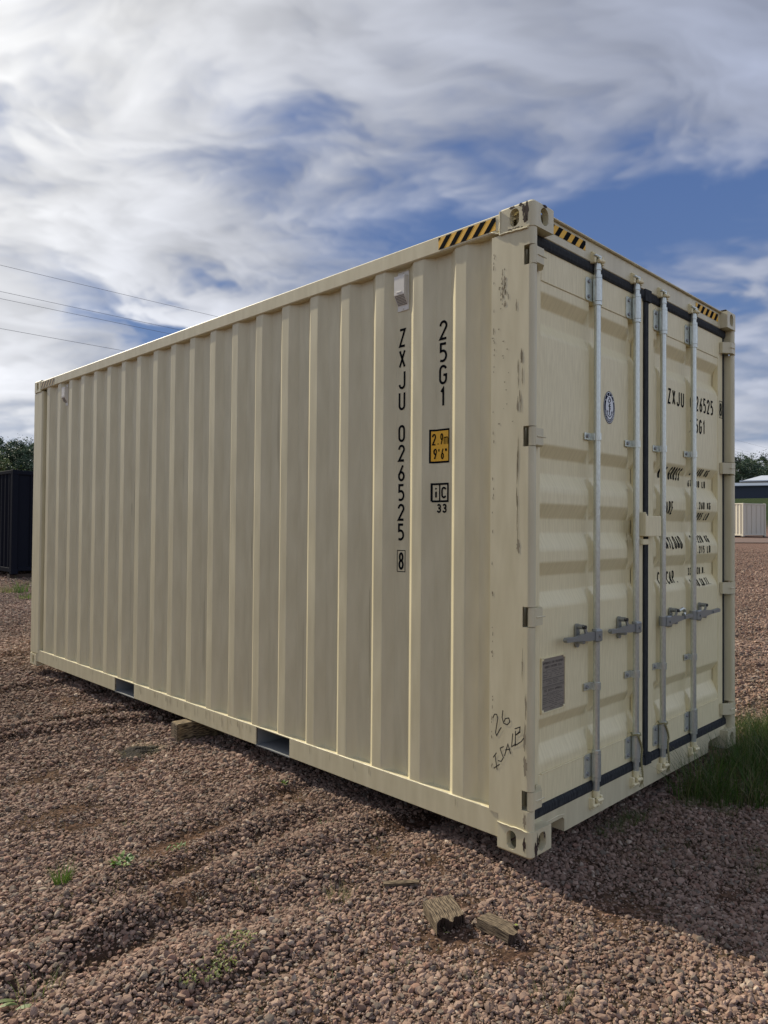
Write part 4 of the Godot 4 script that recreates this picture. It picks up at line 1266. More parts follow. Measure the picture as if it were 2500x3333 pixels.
			var hd := MB.new()
			var prof := PackedVector2Array([Vector2(0.03, -0.018), Vector2(0.10, -0.020), Vector2(0.17, -0.013), Vector2(0.225, -0.008), Vector2(0.33, -0.003), Vector2(0.342, 0.008), Vector2(0.330, 0.020), Vector2(0.235, 0.014), Vector2(0.17, 0.020), Vector2(0.10, 0.022), Vector2(0.03, 0.020)])
			hd.prism(prof, func(u: float, v: float, w: float) -> Vector3: return Vector3(bx + s * u, hy + v, BAR_Z + 0.006 + w + u * 0.03), 0.0, 0.014)
			hd.prism(PackedVector2Array([Vector2(0.235, -0.006), Vector2(0.335, -0.002), Vector2(0.340, 0.010), Vector2(0.332, 0.018), Vector2(0.235, 0.012)]), func(u: float, v: float, w: float) -> Vector3: return Vector3(bx + s * u, hy + v, BAR_Z + 0.006 + w + u * 0.03), 0.0142, 0.020)
			build(hd, "door_handle", M.zinc, d)
			var ca := MB.new()
			var cx := bx + s * 0.150
			var ob := PackedVector2Array()
			for i in 20:
				var t := TAU * i / 20
				ob.append(Vector2(cos(t) * 0.0165, signf(sin(t)) * 0.040 + sin(t) * 0.018))
			ca.prism(ob, func(u: float, v: float, w: float) -> Vector3: return Vector3(cx + u, hy + 0.008 + v, w), DF, DF + 0.010)
			ca.box(Vector3(cx, hy - 0.022, DF + 0.026), Vector3(0.024, 0.014, 0.040), 0.004)
			ca.cyl(Vector3(cx, hy + 0.052, DF + 0.008), Vector3(cx, hy + 0.052, DF + 0.038), 0.012, 0.012, 12)
			# the hasp that swings down over the handle
			ca.prism(PackedVector2Array([Vector2(-0.012, 0.060), Vector2(0.012, 0.060), Vector2(0.020, 0.030), Vector2(0.062, 0.010), Vector2(0.088, -0.002), Vector2(0.066, -0.006), Vector2(0.052, -0.016), Vector2(0.012, 0.014)]), func(u: float, v: float, w: float) -> Vector3: return Vector3(cx - s * u, hy + v, w), DF + 0.040, DF + 0.048)
			build(ca, "handle_catch", M.zinc, d)
			var pn := MB.new()
			pn.cyl(Vector3(cx, hy + 0.052, DF + 0.038), Vector3(cx, hy + 0.052, DF + 0.054), 0.0105, 0.009, 8)
			build(pn, "bolt", M.dark_steel, d)
			if k == 1 and q == 0:
				var sl := MB.new()
				sl.tube([Vector3(cx + 0.01, hy + 0.048, DF + 0.05), Vector3(cx + 0.05, hy + 0.058, DF + 0.055), Vector3(cx + 0.085, hy + 0.050, DF + 0.05), Vector3(cx + 0.092, hy + 0.030, DF + 0.05), Vector3(cx + 0.075, hy + 0.020, DF + 0.05)], 0.010, 0.012, 8)
				build(sl, "seal_tag", M.galv, d)
		if k == 0:
			make_left_marks(d)
		else:
			make_right_marks(d)

func make_left_marks(d: Node) -> void:
	var fz := Vector3(0, 0, 1)
	var on := func(e: float) -> Callable: return func(u: float, v: float) -> Vector3: return Vector3(u, v, panel_z(u, v) + e)
	# oval emblem: ring with lettering round an anchor
	var ctr := Vector2(0.806, 2.073)
	var disc := func(b: MB, rx: float, ry: float, e: float) -> void:
		var m: Callable = on.call(e)
		for i in 40:
			var a := TAU * i / 40; var a2 := TAU * (i + 1) / 40
			b.flat(m.call(ctr.x, ctr.y), m.call(ctr.x + cos(a) * rx, ctr.y + sin(a) * ry), m.call(ctr.x + cos(a2) * rx, ctr.y + sin(a2) * ry), fz)
	var b0 := MB.new()
	disc.call(b0, 0.060, 0.085, 0.0012)
	var em := build(b0, "emblem", M.navy_ink, d)
	var b1 := MB.new()
	disc.call(b1, 0.0572, 0.0815, 0.0018)
	disc.call(b1, 0.0405, 0.062, 0.0030)
	build(b1, "emblem_white_field", M.white_ink, d)
	var b2 := MB.new()
	disc.call(b2, 0.0540, 0.0780, 0.0024)
	var m4: Callable = on.call(0.0038)
	var anchor := [
		[[0, 0.020], [0, -0.040]], [[-0.002, 0.020], [-0.002, -0.040]], [[-0.028, -0.020], [-0.020, -0.040], [0, -0.050], [0.018, -0.040], [0.026, -0.020]], [[-0.030, -0.028], [-0.028, -0.018], [-0.020, -0.024]],
		[[0.028, -0.030], [0.027, -0.018], [0.018, -0.024]], [[-0.012, 0.006], [0.012, 0.006]], [[-0.008, 0.042], [-0.016, 0.030], [-0.004, 0.024], [0.010, 0.034], [0.006, 0.046], [-0.008, 0.042]],
		[[0.010, 0.020], [-0.006, 0.010], [0.008, -0.006], [-0.008, -0.022]], [[-0.010, 0.052], [0.004, 0.050], [0.014, 0.036]],
	]
	for s in anchor:
		var line := []
		for q in s: line.append(ctr + Vector2(q[0] - 0.001, q[1]))
		ribbon(b2, line, 0.0042, m4, fz)
	build(b2, "emblem_anchor", M.navy_ink, d).set_meta("kind", "stuff")
	# small white letters round the ring
	var b3 := MB.new()
	var words := "CHINA CLASSIFICATION SOCIETY"
	for i in words.length():
		if not glyphs.has(words[i]): continue
		var a := deg_to_rad(200.0 + i * 140.0 / (words.length() - 1))
		var base := ctr + Vector2(cos(a) * 0.0475, sin(a) * 0.0705)
		var up := -Vector2(cos(a) / 0.0475, sin(a) / 0.0705).normalized()
		var rt := Vector2(up.y, -up.x)
		for l in glyphs[words[i]]:
			var line := []
			for q in l: line.append(base + rt * (q.x - 0.5) * 0.0045 + up * (q.y - 0.5) * 0.0085)
			ribbon(b3, line, 0.0016, m4, fz)
	for i in 5:
		var a := deg_to_rad(150.0 - i * 30.0)
		var base := ctr + Vector2(cos(a) * 0.0475, sin(a) * 0.0705)
		ribbon(b3, [base + Vector2(-0.004, 0), base + Vector2(0.004, 0)], 0.007, m4, fz)
	build(b3, "lettering", M.white_ink, d).set_meta("kind", "stuff")
	# data plate in its tray
	var tray := MB.new()
	var pz := DF - 0.004
	for q in [[0.273, 0.8425, 0.206, 0.005], [0.273, 0.5935, 0.206, 0.005]]: tray.box(Vector3(q[0], q[1], pz + 0.004), Vector3(q[2], q[3], 0.008), 0.001)
	for x in [0.1725, 0.3735]: tray.box(Vector3(x, 0.718, pz + 0.004), Vector3(0.005, 0.244, 0.008), 0.001)
	for q in [[0.180, 0.838], [0.366, 0.838], [0.180, 0.600], [0.366, 0.600]]: tray.box(Vector3(q[0], q[1], pz + 0.006), Vector3(0.018, 0.014, 0.006), 0.002)
	build(tray, "plate_tray", M.door, d)
	var pl := MB.new()
	pl.box(Vector3(0.273, 0.718, pz + 0.0025), Vector3(0.196, 0.242, 0.003), 0.0005)
	build(pl, "approval_plate", M.plate, d)
	var tx := MB.new()
	var pm := func(u: float, v: float) -> Vector3: return Vector3(u, v, pz + 0.0046)
	text(tx, "APPROVED FOR TRANSPORT", 0.186, 0.360, 0.812, 0.824, 0.0022, pm, fz, 0.74)
	text(tx, "UNDER CUSTOMS SEAL", 0.200, 0.346, 0.794, 0.806, 0.0022, pm, fz, 0.74)
	text(tx, "CSC SAFETY APPROVAL", 0.196, 0.350, 0.686, 0.698, 0.0022, pm, fz, 0.74)
	ribbon(tx, [Vector2(0.215, 0.772), Vector2(0.215, 0.786), Vector2(0.330, 0.786), Vector2(0.330, 0.772), Vector2(0.215, 0.772)], 0.0014, pm, fz)
	for y in [0.744, 0.741, 0.712, 0.709, 0.704]: ribbon(tx, [Vector2(0.178, y), Vector2(0.368, y)], 0.0014, pm, fz)
	ribbon(tx, [Vector2(0.220, 0.666), Vector2(0.220, 0.678), Vector2(0.320, 0.678), Vector2(0.320, 0.666), Vector2(0.220, 0.666)], 0.0014, pm, fz)
	# lines of small print too fine to read
	var r := RandomNumberGenerator.new()
	r.seed = 3
	for y in [0.779, 0.763, 0.754, 0.735, 0.728, 0.721, 0.672, 0.658, 0.650, 0.641, 0.633, 0.624, 0.616, 0.607]:
		var x := 0.184
		while x < 0.355:
			var w := r.randf_range(0.012, 0.05)
			if r.randf() < 0.72: ribbon(tx, [Vector2(x, y), Vector2(min(x + w, 0.362), y)], 0.0022, pm, fz)
			x += w + r.randf_range(0.005, 0.02)
	build(tx, "plate_print", M.plate_ink, d).set_meta("kind", "stuff")

func make_right_marks(d: Node) -> void:
	var fz := Vector3(0, 0, 1)
	var dp := func(u: float, v: float) -> Vector3: return Vector3(u, v, (panel_z(u, v) if u < 2.28 else DF) + 0.0016)
	var rows := [
		["ZXJU", 1.513, 1.742, 2.183, 2.277, 0.013], ["026525", 1.862, 2.203, 2.187, 2.283, 0.013], ["25G1", 1.862, 2.072, 2.046, 2.139, 0.013],
		["MAX.GROSS", 1.454, 1.756, 1.737, 1.814, 0.0105], ["30.480 KG", 1.884, 2.162, 1.779, 1.824, 0.0088], ["67.200 LB", 1.884, 2.162, 1.707, 1.752, 0.0088],
		["TARE", 1.455, 1.592, 1.527, 1.606, 0.010], ["2.260 KG", 1.908, 2.158, 1.566, 1.614, 0.0088], ["4.985 LB", 1.908, 2.162, 1.498, 1.545, 0.0088],
		["PAYLOAD", 1.455, 1.727, 1.320, 1.398, 0.010], ["28.220 KG", 1.878, 2.162, 1.354, 1.401, 0.0088], ["62.215 LB", 1.878, 2.157, 1.287, 1.335, 0.0088],
		["CU.CAP.", 1.455, 1.722, 1.110, 1.188, 0.010], ["33.2 CU.M.", 1.894, 2.162, 1.149, 1.197, 0.0088], ["1.170 CU.FT.", 1.878, 2.182, 1.078, 1.125, 0.0088],
	]
	for q in rows:
		var b := MB.new()
		text(b, q[0], q[1], q[2], q[3], q[4], q[5], dp, fz, 0.70)
		build(b, "lettering", M.black, d).set_meta("kind", "stuff")
	var b8 := MB.new()
	text(b8, "8", 2.306, 2.341, 2.196, 2.286, 0.012, dp, fz, 1.0)
	ribbon(b8, [Vector2(2.298, 2.186), Vector2(2.298, 2.297), Vector2(2.349, 2.297), Vector2(2.349, 2.186), Vector2(2.298, 2.186)], 0.004, dp, fz)
	build(b8, "lettering", M.black, d)
	# padlock box between the doors: bent plate, open above
	var lb := MB.new()
	lb.box(Vector3(1.090, 1.466, -0.030), Vector3(0.006, 0.131, 0.064), 0.002)
	lb.box(Vector3(1.186, 1.456, -0.002), Vector3(0.190, 0.112, 0.006), 0.003)
	lb.box(Vector3(1.186, 1.402, -0.030), Vector3(0.190, 0.005, 0.060), 0.001)
	lb.box(Vector3(1.278, 1.456, -0.030), Vector3(0.006, 0.112, 0.060), 0.002)
	lb.box(Vector3(1.150, 1.515, -0.040), Vector3(0.050, 0.018, 0.020), 0.004)
	build(lb, "padlock_box", M.door, d)
	var ll := MB.new()
	ll.box(Vector3(1.120, 1.369, -0.036), Vector3(0.070, 0.030, 0.050), 0.003)
	ll.box(Vector3(1.120, 1.39, -0.045), Vector3(0.05, 0.03, 0.012), 0.002)
	build(ll, "lock_lug", M.door, d)

# ---------------------------------------------------------------- scene
func _ready() -> void:
	rng.seed = 4711
	var cam := Camera3D.new()
	cam.name = "camera"
	cam.position = CAM
	cam.rotation = Vector3(0.0182, -0.7826, 0.0081)
	cam.fov = 70.556
	cam.near = 0.05
	cam.far = 2500.0
	add_child(cam)
	var env := Environment.new()
	env.background_mode = Environment.BG_SKY
	var sky := Sky.new()
	var pan := PanoramaSkyMaterial.new()
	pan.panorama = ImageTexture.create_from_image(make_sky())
	sky.sky_material = pan
	env.sky = sky
	env.background_energy_multiplier = SKY_ENERGY
	env.tonemap_mode = Environment.TONE_MAPPER_LINEAR
	env.tonemap_exposure = 1.0
	env.sdfgi_enabled = true
	env.ssao_enabled = true
	env.ssil_enabled = true
	var we := WorldEnvironment.new()
	we.name = "world_environment"
	we.environment = env
	add_child(we)
	var sun := DirectionalLight3D.new()
	sun.name = "sun"
	sun.light_energy = SUN_ENERGY
	sun.light_color = Color(1.0, 0.955, 0.87)
	sun.light_angular_distance = 0.5
	sun.shadow_enabled = true
	sun.rotation_degrees = Vector3(-SUN_EL, 180.0 - SUN_AZ, 0)
	add_child(sun)
	set_up_glyphs()
	g_noise = noise(5, 0.55, 4)
	g_fine = noise(6, 3.5, 3)
	g_mid = noise(7, 1.4, 2)
	make_materials()
	make_ground()
	make_gravel()
	make_container()
	make_small_things()
	make_background()

func make_materials() -> void:
	# paint: faint vertical runs over a mottled tone
	var f := noise(91, 0.02, 5)
	var runs := noise_image(512, f, Color(0.945, 0.94, 0.925), Color(1, 1, 1), 1.3)
	var tex := ImageTexture.create_from_image(runs)
	var cream := srgb(216, 207, 172)
	M.cream = mat(cream, 0.42)
	triplanar(M.cream, tex, Vector3(1.3, 0.22, 1.3))
	M.door = mat(srgb(240, 228, 184), 0.48)  # same paint as the walls, lightened in colour where the doors lack light
	var f2 := noise(92, 0.03, 5)
	triplanar(M.door, ImageTexture.create_from_image(noise_image(512, f2, Color(0.945, 0.94, 0.92), Color(1, 1, 1), 1.4)), Vector3(4.0, 0.45, 4.0))
	M.pocket_shade_grey = mat(srgb(128, 130, 128), 0.7)  # grey darkened to paint in the shade inside the forklift pockets
	M.galv = mat(srgb(216, 220, 208), 0.28, 0.6)
	var f3 := noise(93, 0.05, 4)
	var gi := noise_image(256, f3, Color(0.93, 0.93, 0.93), Color(1, 1, 1), 1.6)
	triplanar(M.galv, ImageTexture.create_from_image(gi), Vector3(7, 3, 7))
	M.galv.uv1_world_triplanar = true
	var nimg := noise_image(256, noise(94, 0.06, 3), Color(0, 0, 0), Color(1, 1, 1), 1.6)
	nimg.bump_map_to_normal_map(3.0)
	M.galv.normal_enabled = true
	M.galv.normal_texture = ImageTexture.create_from_image(nimg)
	M.galv.normal_scale = 0.10
	M.zinc = mat(srgb(150, 153, 149), 0.40, 0.5)
	M.bolt_zinc = mat(srgb(150, 152, 152), 0.45, 0.4)
	M.dark_steel = mat(Color(0.27, 0.27, 0.27), 0.5, 0.6)
	M.rubber = mat(srgb(62, 64, 64), 0.8)
	M.rubber.metallic_specular = 0.25
	triplanar(M.rubber, ImageTexture.create_from_image(noise_image(256, noise(95, 0.04, 4), Color(0.75, 0.76, 0.78), Color(1, 1, 1), 1.8)), Vector3(6, 1.5, 6))
	M.black = mat(srgb(24, 26, 28), 0.85)
	M.black.metallic_specular = 0.15
	M.pen = mat(srgb(40, 38, 34), 0.7)
	M.scuff = mat(srgb(146, 136, 112), 0.8)
	M.dirt = mat(srgb(182, 172, 140), 0.8)
	M.rust = mat(srgb(78, 62, 54), 0.8)
	triplanar(M.rust, ImageTexture.create_from_image(noise_image(256, noise(96, 0.06, 4), Color(0.5, 0.45, 0.42), Color(1.0, 1.0, 1.0), 2.2)), Vector3(25, 6, 25))
	M.yellow = mat(srgb(240, 184, 52), 0.6)
	M.yellow_faded = mat(srgb(208, 188, 146), 0.6)
	M.black_faded = mat(srgb(112, 106, 92), 0.7)
	M.plastic = mat(srgb(222, 218, 206), 0.45)
	M.navy_ink = mat(srgb(24, 28, 50), 0.85)
	M.navy_ink.metallic_specular = 0.15
	M.white_ink = mat(srgb(225, 228, 226), 0.5)
	M.plate = mat(srgb(142, 134, 120), 0.55, 0.2)
	M.plate_ink = mat(srgb(84, 77, 68), 0.7)
	M.floor_wood = mat(srgb(80, 62, 46), 0.8)
	M.stone = mat(Color(1, 1, 1), 0.85)
	M.stone.vertex_color_use_as_albedo = true
	M.stone.metallic_specular = 0.35
	# gravel seen from afar: the stones as relief and tone
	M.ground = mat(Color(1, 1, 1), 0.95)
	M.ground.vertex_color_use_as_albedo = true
	M.ground.metallic_specular = 0.2
	var cell := noise(97, 0.055, 1, FastNoiseLite.TYPE_CELLULAR)
	cell.cellular_return_type = FastNoiseLite.RETURN_DISTANCE2_SUB
	var cellv := noise(97, 0.055, 1, FastNoiseLite.TYPE_CELLULAR)
	cellv.cellular_return_type = FastNoiseLite.RETURN_CELL_VALUE
	var ci := noise_image(1024, cellv, Color(0.55, 0.55, 0.55), Color(1, 1, 1), 1.0)
	triplanar(M.ground, ImageTexture.create_from_image(ci), Vector3(0.85, 0.85, 0.85))
	var hi := noise_image(1024, cell, Color(0, 0, 0), Color(1, 1, 1), 1.2)
	hi.bump_map_to_normal_map(6.0)
	M.ground.normal_enabled = true
	M.ground.normal_texture = ImageTexture.create_from_image(hi)
	M.ground.normal_scale = 1.0
	M.grass = mat(Color(1, 1, 1), 0.55)
	M.grass.vertex_color_use_as_albedo = true
	M.grass.backlight_enabled = true
	M.grass.backlight = Color(0.7, 0.7, 0.5)
	M.leaf = mat(Color(1, 1, 1), 0.6)
	M.leaf.vertex_color_use_as_albedo = true
	M.leaf.backlight_enabled = true
	M.leaf.backlight = Color(0.35, 0.4, 0.3)
	M.bark = mat(srgb(74, 64, 54), 0.9)
	var grain := noise_image(256, noise(98, 0.03, 5), Color(0.36, 0.33, 0.30), Color(1, 1, 1), 2.6)
	M.wood = mat(srgb(134, 118, 94), 0.9)
	M.wood.albedo_texture = ImageTexture.create_from_image(grain)
	M.wood.uv1_triplanar = true
	M.wood.uv1_scale = Vector3(30, 30, 2.5)
	M.wood_dark = mat(srgb(60, 48, 38), 0.9)
	M.timber = mat(srgb(138, 120, 88), 0.85)
	M.timber.albedo_texture = M.wood.albedo_texture
	M.timber.uv1_triplanar = true
	M.timber.uv1_scale = Vector3(2.0, 14, 14)
	M.strip_brown = mat(srgb(104, 86, 76), 0.95)  # darker brown of the ground strip at the right
	M.soil = mat(srgb(38, 32, 25), 0.95)
	M.straw = mat(srgb(150, 128, 92), 0.85)
	M.rope = mat(srgb(150, 142, 100), 0.85)
	M.dark_container = mat(srgb(27, 30, 38), 0.75)
	M.dark_container.metallic_specular = 0.15
	M.far_cream = mat(srgb(204, 198, 180), 0.7)
	M.navy_sheet = mat(srgb(46, 56, 72), 0.6)
	M.roof_dull = mat(srgb(128, 138, 150), 0.5, 0.2)
	M.roof_sheet = mat(srgb(196, 202, 208), 0.45, 0.2)
	M.wire = mat(srgb(96, 102, 110), 0.6)

func ragged_plank(at: Vector3, bs: Basis, w: float, len_: float, th: float, jag: float, seed_: int, called: String, label: String, mt: Material) -> Node3D:
	# local z runs along the grain; the broken end lies at +z
	var r := RandomNumberGenerator.new()
	r.seed = seed_
	var t := thing(called, label, "wood scrap", at)
	t.basis = bs
	var b := MB.new()
	var e := MB.new()
	var m := 22
	var zs := []
	var walk := noise(200 + seed_, 9.0, 4)
	for i in m + 1: zs.append(len_ / 2 + jag * 3.0 * walk.get_noise_1d(i * w / m * 1.2) + r.randf_range(-jag, jag) * 0.14)
	for i in m:
		var x0 := -w / 2 + w * i / m; var x1 := -w / 2 + w * (i + 1) / m
		var low0 := r.randf_range(0.0, jag * 0.9)
		for s in [1.0, -1.0]:
			var y: float = th / 2 * s
			var cut: float = 0.0 if s > 0 else -low0
			b.quad(Vector3(x0, y, -len_ / 2), Vector3(x1, y, -len_ / 2), Vector3(x1, y, zs[i + 1] + cut), Vector3(x0, y, zs[i] + cut), Vector3(0, s, 0))
		e.quad(Vector3(x0, th / 2, zs[i]), Vector3(x1, th / 2, zs[i + 1]), Vector3(x1, -th / 2, zs[i + 1] - low0), Vector3(x0, -th / 2, zs[i] - low0), Vector3(0, 0, 1))
	b.quad(Vector3(-w / 2, th / 2, -len_ / 2), Vector3(w / 2, th / 2, -len_ / 2), Vector3(w / 2, -th / 2, -len_ / 2), Vector3(-w / 2, -th / 2, -len_ / 2), Vector3(0, 0, -1))
	for s in [-1.0, 1.0]: b.quad(Vector3(s * w / 2, th / 2, -len_ / 2), Vector3(s * w / 2, th / 2, zs[0 if s < 0 else m]), Vector3(s * w / 2, -th / 2, zs[0 if s < 0 else m]), Vector3(s * w / 2, -th / 2, -len_ / 2), Vector3(s, 0, 0))
	build(b, "plank", mt, t)
	build(e, "broken_end", M.wood_dark, t)
	return t

func weed(called: String, label: String, x: float, z: float, leaves: int, size: float, w: float, up: float, cols: Array, seed_: int, spread := 0.008) -> void:
	var r := RandomNumberGenerator.new()
	r.seed = seed_
	var t := thing(called, label, "weed", Vector3(x, ground_y(x, z), z))
	var b := MB.new()
	b.colored = true
	for i in leaves:
		var a := r.randf() * TAU
		var dir := Vector3(cos(a), up * r.randf_range(0.5, 1.5), sin(a)).normalized()
		var f := r.randf() * TAU
		var rad := sqrt(r.randf()) * spread
		leaf(b, Vector3(cos(f) * rad * 1.5, 0.004 + r.randf() * size * 0.6 * (1.0 - rad / (spread * 1.2)), sin(f) * rad), dir, size * r.randf_range(0.5, 1.1), w * r.randf_range(0.7, 1.2), cols[r.randi() % cols.size()] * r.randf_range(0.8, 1.2), r.randf_range(0.1, 0.5))
	build(b, "leaves", M.grass, t)

func small_tuft(label: String, x: float, z: float, blades: int, h: float, spread: float, w: float, bend: float, cols: Array, seed_: int, called := "grass_tuft") -> void:
	var b := tuft_mesh(seed_, blades, h, spread, w, bend, cols)
	var o := build(b, called, M.grass)
	o.position = Vector3(x, ground_y(x, z), z)
	tag(o, label, "grass tuft")

func make_small_things() -> void:
	var green := [Color(0.10, 0.19, 0.045), Color(0.13, 0.23, 0.06), Color(0.08, 0.15, 0.035)]
	var fresh := [Color(0.13, 0.22, 0.05), Color(0.16, 0.25, 0.055), Color(0.10, 0.17, 0.04)]
	var dry := [Color(0.30, 0.25, 0.13), Color(0.36, 0.30, 0.17), Color(0.22, 0.20, 0.09)]
	var mixed := [Color(0.16, 0.22, 0.07), Color(0.30, 0.27, 0.14), Color(0.13, 0.17, 0.05)]
	# timber that carries the container
	var tb := MB.new()
	tb.box(Vector3(0.45, 0, 0), Vector3(0.90, 0.140, 0.110), 0.006)
	var tm := thing("timber_block", "squared weathered timber under the long side of the cream container", "timber", Vector3(-0.100, -0.030, -2.900), -0.10)
	build(tb, "beam", M.timber, tm)
	var te := MB.new()
	te.box(Vector3(-0.001, 0, 0), Vector3(0.004, 0.130, 0.100), 0.001)
	build(te, "sawn_end", M.timber_end if M.has("timber_end") else M.wood, tm)
	# broken wood
	ragged_plank(Vector3(-0.540, -0.038, -0.030), Basis(Vector3.UP, -0.46) * Basis(Vector3(1, 0, 0), 0.12) * Basis(Vector3(0, 0, 1), 0.08), 0.120, 0.140, 0.046, 0.020, 2, "wood_chunk", "pale broken wood chunk tilted up to show its dark splintered end", M.wood)
	ragged_plank(Vector3(-0.442, -0.054, 0.150), Basis(Vector3.UP, 0.06) * Basis(Vector3(1, 0, 0), 0.05) * Basis(Vector3(0, 0, 1), -0.12), 0.082, 0.138, 0.036, 0.016, 6, "wood_chunk", "flat brown broken board end lying right of the tilted wood chunk", M.wood)
	ragged_plank(Vector3(-0.465, ground_y(-0.465, -0.33) + 0.014, -0.33), Basis(Vector3.UP, 0.90) * Basis(Vector3(0, 0, 1), 0.15), 0.020, 0.150, 0.012, 0.008, 8, "wood_splinter", "thin pale splinter of wood on the gravel behind the wood chunks", M.wood)
	# plants on the gravel, near ones first
	small_tuft("bright green grass tuft on the rut at the left", -1.46, -1.36, 130, 0.115, 0.032, 0.0034, 0.7, fresh + green, 31)
	weed("broadleaf_weed", "pointed leafy green weed just right of the bright grass tuft", -1.235, -1.29, 34, 0.058, 0.014, 1.1, green + fresh, 32, 0.035)
	weed("broadleaf_weed", "little dark green weed beyond the leafy weed, on a gravel bank", -0.97, -1.30, 30, 0.030, 0.007, 1.0, green, 33, 0.03)
	small_tuft("thin straggling weeds in the lower left corner of the yard", -1.79, -0.70, 46, 0.110, 0.07, 0.003, 0.9, mixed, 34)
	weed("broadleaf_weed", "weed with one long pale leaf in the lower left corner", -1.86, -0.69, 3, 0.095, 0.022, 0.35, [Color(0.17, 0.22, 0.09)], 35)
	weed("low_weed", "low yellow green creeping weed at the front of the gravel", -1.36, -0.37, 190, 0.022, 0.006, 1.0, [Color(0.20, 0.22, 0.045), Color(0.14, 0.17, 0.04), Color(0.10, 0.12, 0.03)], 36, 0.075)
	weed("low_weed", "second yellow green creeping weed, smaller, nearer the middle front", -1.22, -0.43, 130, 0.022, 0.006, 1.0, [Color(0.20, 0.22, 0.045), Color(0.14, 0.17, 0.04), Color(0.10, 0.12, 0.03)], 46, 0.055)
	weed("broadleaf_weed", "tiny bright green seedling below the rear fork pocket of the container", -0.12, -1.60, 8, 0.045, 0.013, 1.4, fresh, 37)
	small_tuft("pale thin grass tuft in the gravel left of the wood splinter", -0.70, -0.46, 60, 0.085, 0.05, 0.0022, 0.8, [Color(0.24, 0.26, 0.13), Color(0.30, 0.28, 0.15)], 38)
	small_tuft("sparse dark grass blades in the lower right of the yard", -0.62, 0.50, 34, 0.090, 0.07, 0.0028, 0.9, mixed, 39)
	small_tuft("faint dry grass blades before the tilted wood chunk", -0.85, 0.02, 22, 0.075, 0.05, 0.0024, 0.9, mixed, 40)
	small_tuft("few green blades at the shaded edge of the container's long side", -0.30, -0.98, 26, 0.050, 0.06, 0.0025, 0.9, green, 41)
	var lf := MB.new()
	lf.colored = true
	leaf(lf, Vector3(0, 0.012, 0), Vector3(-0.3, 0.5, 0.8).normalized(), 0.030, 0.013, Color(0.28, 0.38, 0.06), 0.2)
	var lo := build(lf, "fallen_leaf", M.grass)
	lo.position = Vector3(-0.355, ground_y(-0.355, 0.16), 0.16)
	tag(lo, "single bright green leaf on the gravel right of the wood chunks", "leaf")
	# dry straw clump
	var stw := thing("straw_clump", "flattened dark clump of soil and dry straw on the gravel near the timber block", "straw", Vector3(-0.39, ground_y(-0.39, -2.83) + 0.004, -2.83))
	var cb := MB.new()
	for i in 9:
		var r0 := 0.012 + i * 0.013
		for k in 26:
			var q := []
			for e in [[0, 0], [1, 0], [1, 1], [0, 1]]:
				var rr: float = r0 + 0.013 * e[0]
				var aa: float = TAU * (k + e[1]) / 26.0
				var rim: float = 1.0 + 0.18 * sin(aa * 3.0 + 1.0) + 0.10 * sin(aa * 7.0)
				q.append(Vector3(cos(aa) * rr * rim * 1.15, 0.026 * (1.0 - pow(rr / 0.13, 2.0)) + 0.005 * sin(aa * 5.0 + rr * 90.0), sin(aa) * rr * rim * 0.9))
			cb.quad(q[0], q[1], q[2], q[3], Vector3.UP)
	build(cb, "clod", M.soil, stw)
	var sw := tuft_mesh(51, 260, 0.060, 0.13, 0.0026, 2.6, dry)
	build(sw, "straw", M.grass, stw).set_meta("kind", "stuff")
	# far tufts at the left
	small_tuft("farthest grey green grass tuft at the left edge", 2.30, -14.1, 70, 0.26, 0.16, 0.008, 0.8, mixed, 42)
	small_tuft("tall middle grass tuft of the three far left ones", 2.52, -13.95, 90, 0.36, 0.14, 0.008, 0.7, green, 43)
	small_tuft("nearest and greenest of the three far left grass tufts", 2.24, -12.9, 80, 0.17, 0.18, 0.008, 0.9, fresh, 44)
	# grass at the far corner of the doors
	var protos := []
	for i in 5: protos.append(tuft_mesh(60 + i, 13, 0.31, 0.06, 0.0048, 0.90, [Color(0.050, 0.105, 0.014), Color(0.066, 0.130, 0.016), Color(0.036, 0.076, 0.012), Color(0.058, 0.112, 0.016), Color(0.17, 0.16, 0.07)]).mesh())
	var spots := []
	var r := RandomNumberGenerator.new()
	r.seed = 61
	var gn := noise(62, 1.2, 3)
	for i in 8000:
		var x := r.randf_range(1.2, 6.0)
		var z := r.randf_range(-1.3, 1.6)
		if x < W + 0.05 and z < 0.01: continue
		var near_edge: float = 0.30 + max(0.0, x - 1.25) * 0.66 + gn.get_noise_2d(x * 1.5, z * 1.5) * 0.7
		var far_edge := -0.30 + 0.14 * (x - 2.5) + gn.get_noise_2d(x + 9.0, z) * 0.3
		if z > near_edge or z < far_edge: continue
		var inner := clampf((near_edge - z) / 0.38, 0.14, 1.0)
		if x < 1.45: inner *= clampf((x - 1.10) / 0.35, 0.25, 1.0)
		if z < 0.0: inner *= 0.65
		spots.append([x, z, inner * r.randf_range(0.45, 1.25), r.randf() * TAU])
	grass_patch("tall_grass", "tall green grass growing at the far corner of the container doors", spots, protos)
	var thin := []
	for i in 420:
		var x := r.randf_range(0.55, 3.0)
		var z := r.randf_range(0.02, 1.5)
		var m := gn.get_noise_2d(x * 1.6 + 40.0, z * 1.6)
		if m < 0.02 or z < 0.05 and x < 0.7: continue
		thin.append([x, z, r.randf_range(0.10, 0.32), r.randf() * TAU])
	for i in 40: thin.append([r.randf_range(0.62, 1.0), r.randf_range(-0.04, 0.06), r.randf_range(0.15, 0.35), r.randf() * TAU])
	grass_patch("sparse_grass", "sparse grass blades in the shaded gravel before the doors", thin, protos)
	var wisps := []
	var wp := []
	for i in 3: wp.append(tuft_mesh(80 + i, 5, 0.07, 0.03, 0.0020, 1.3, mixed).mesh())
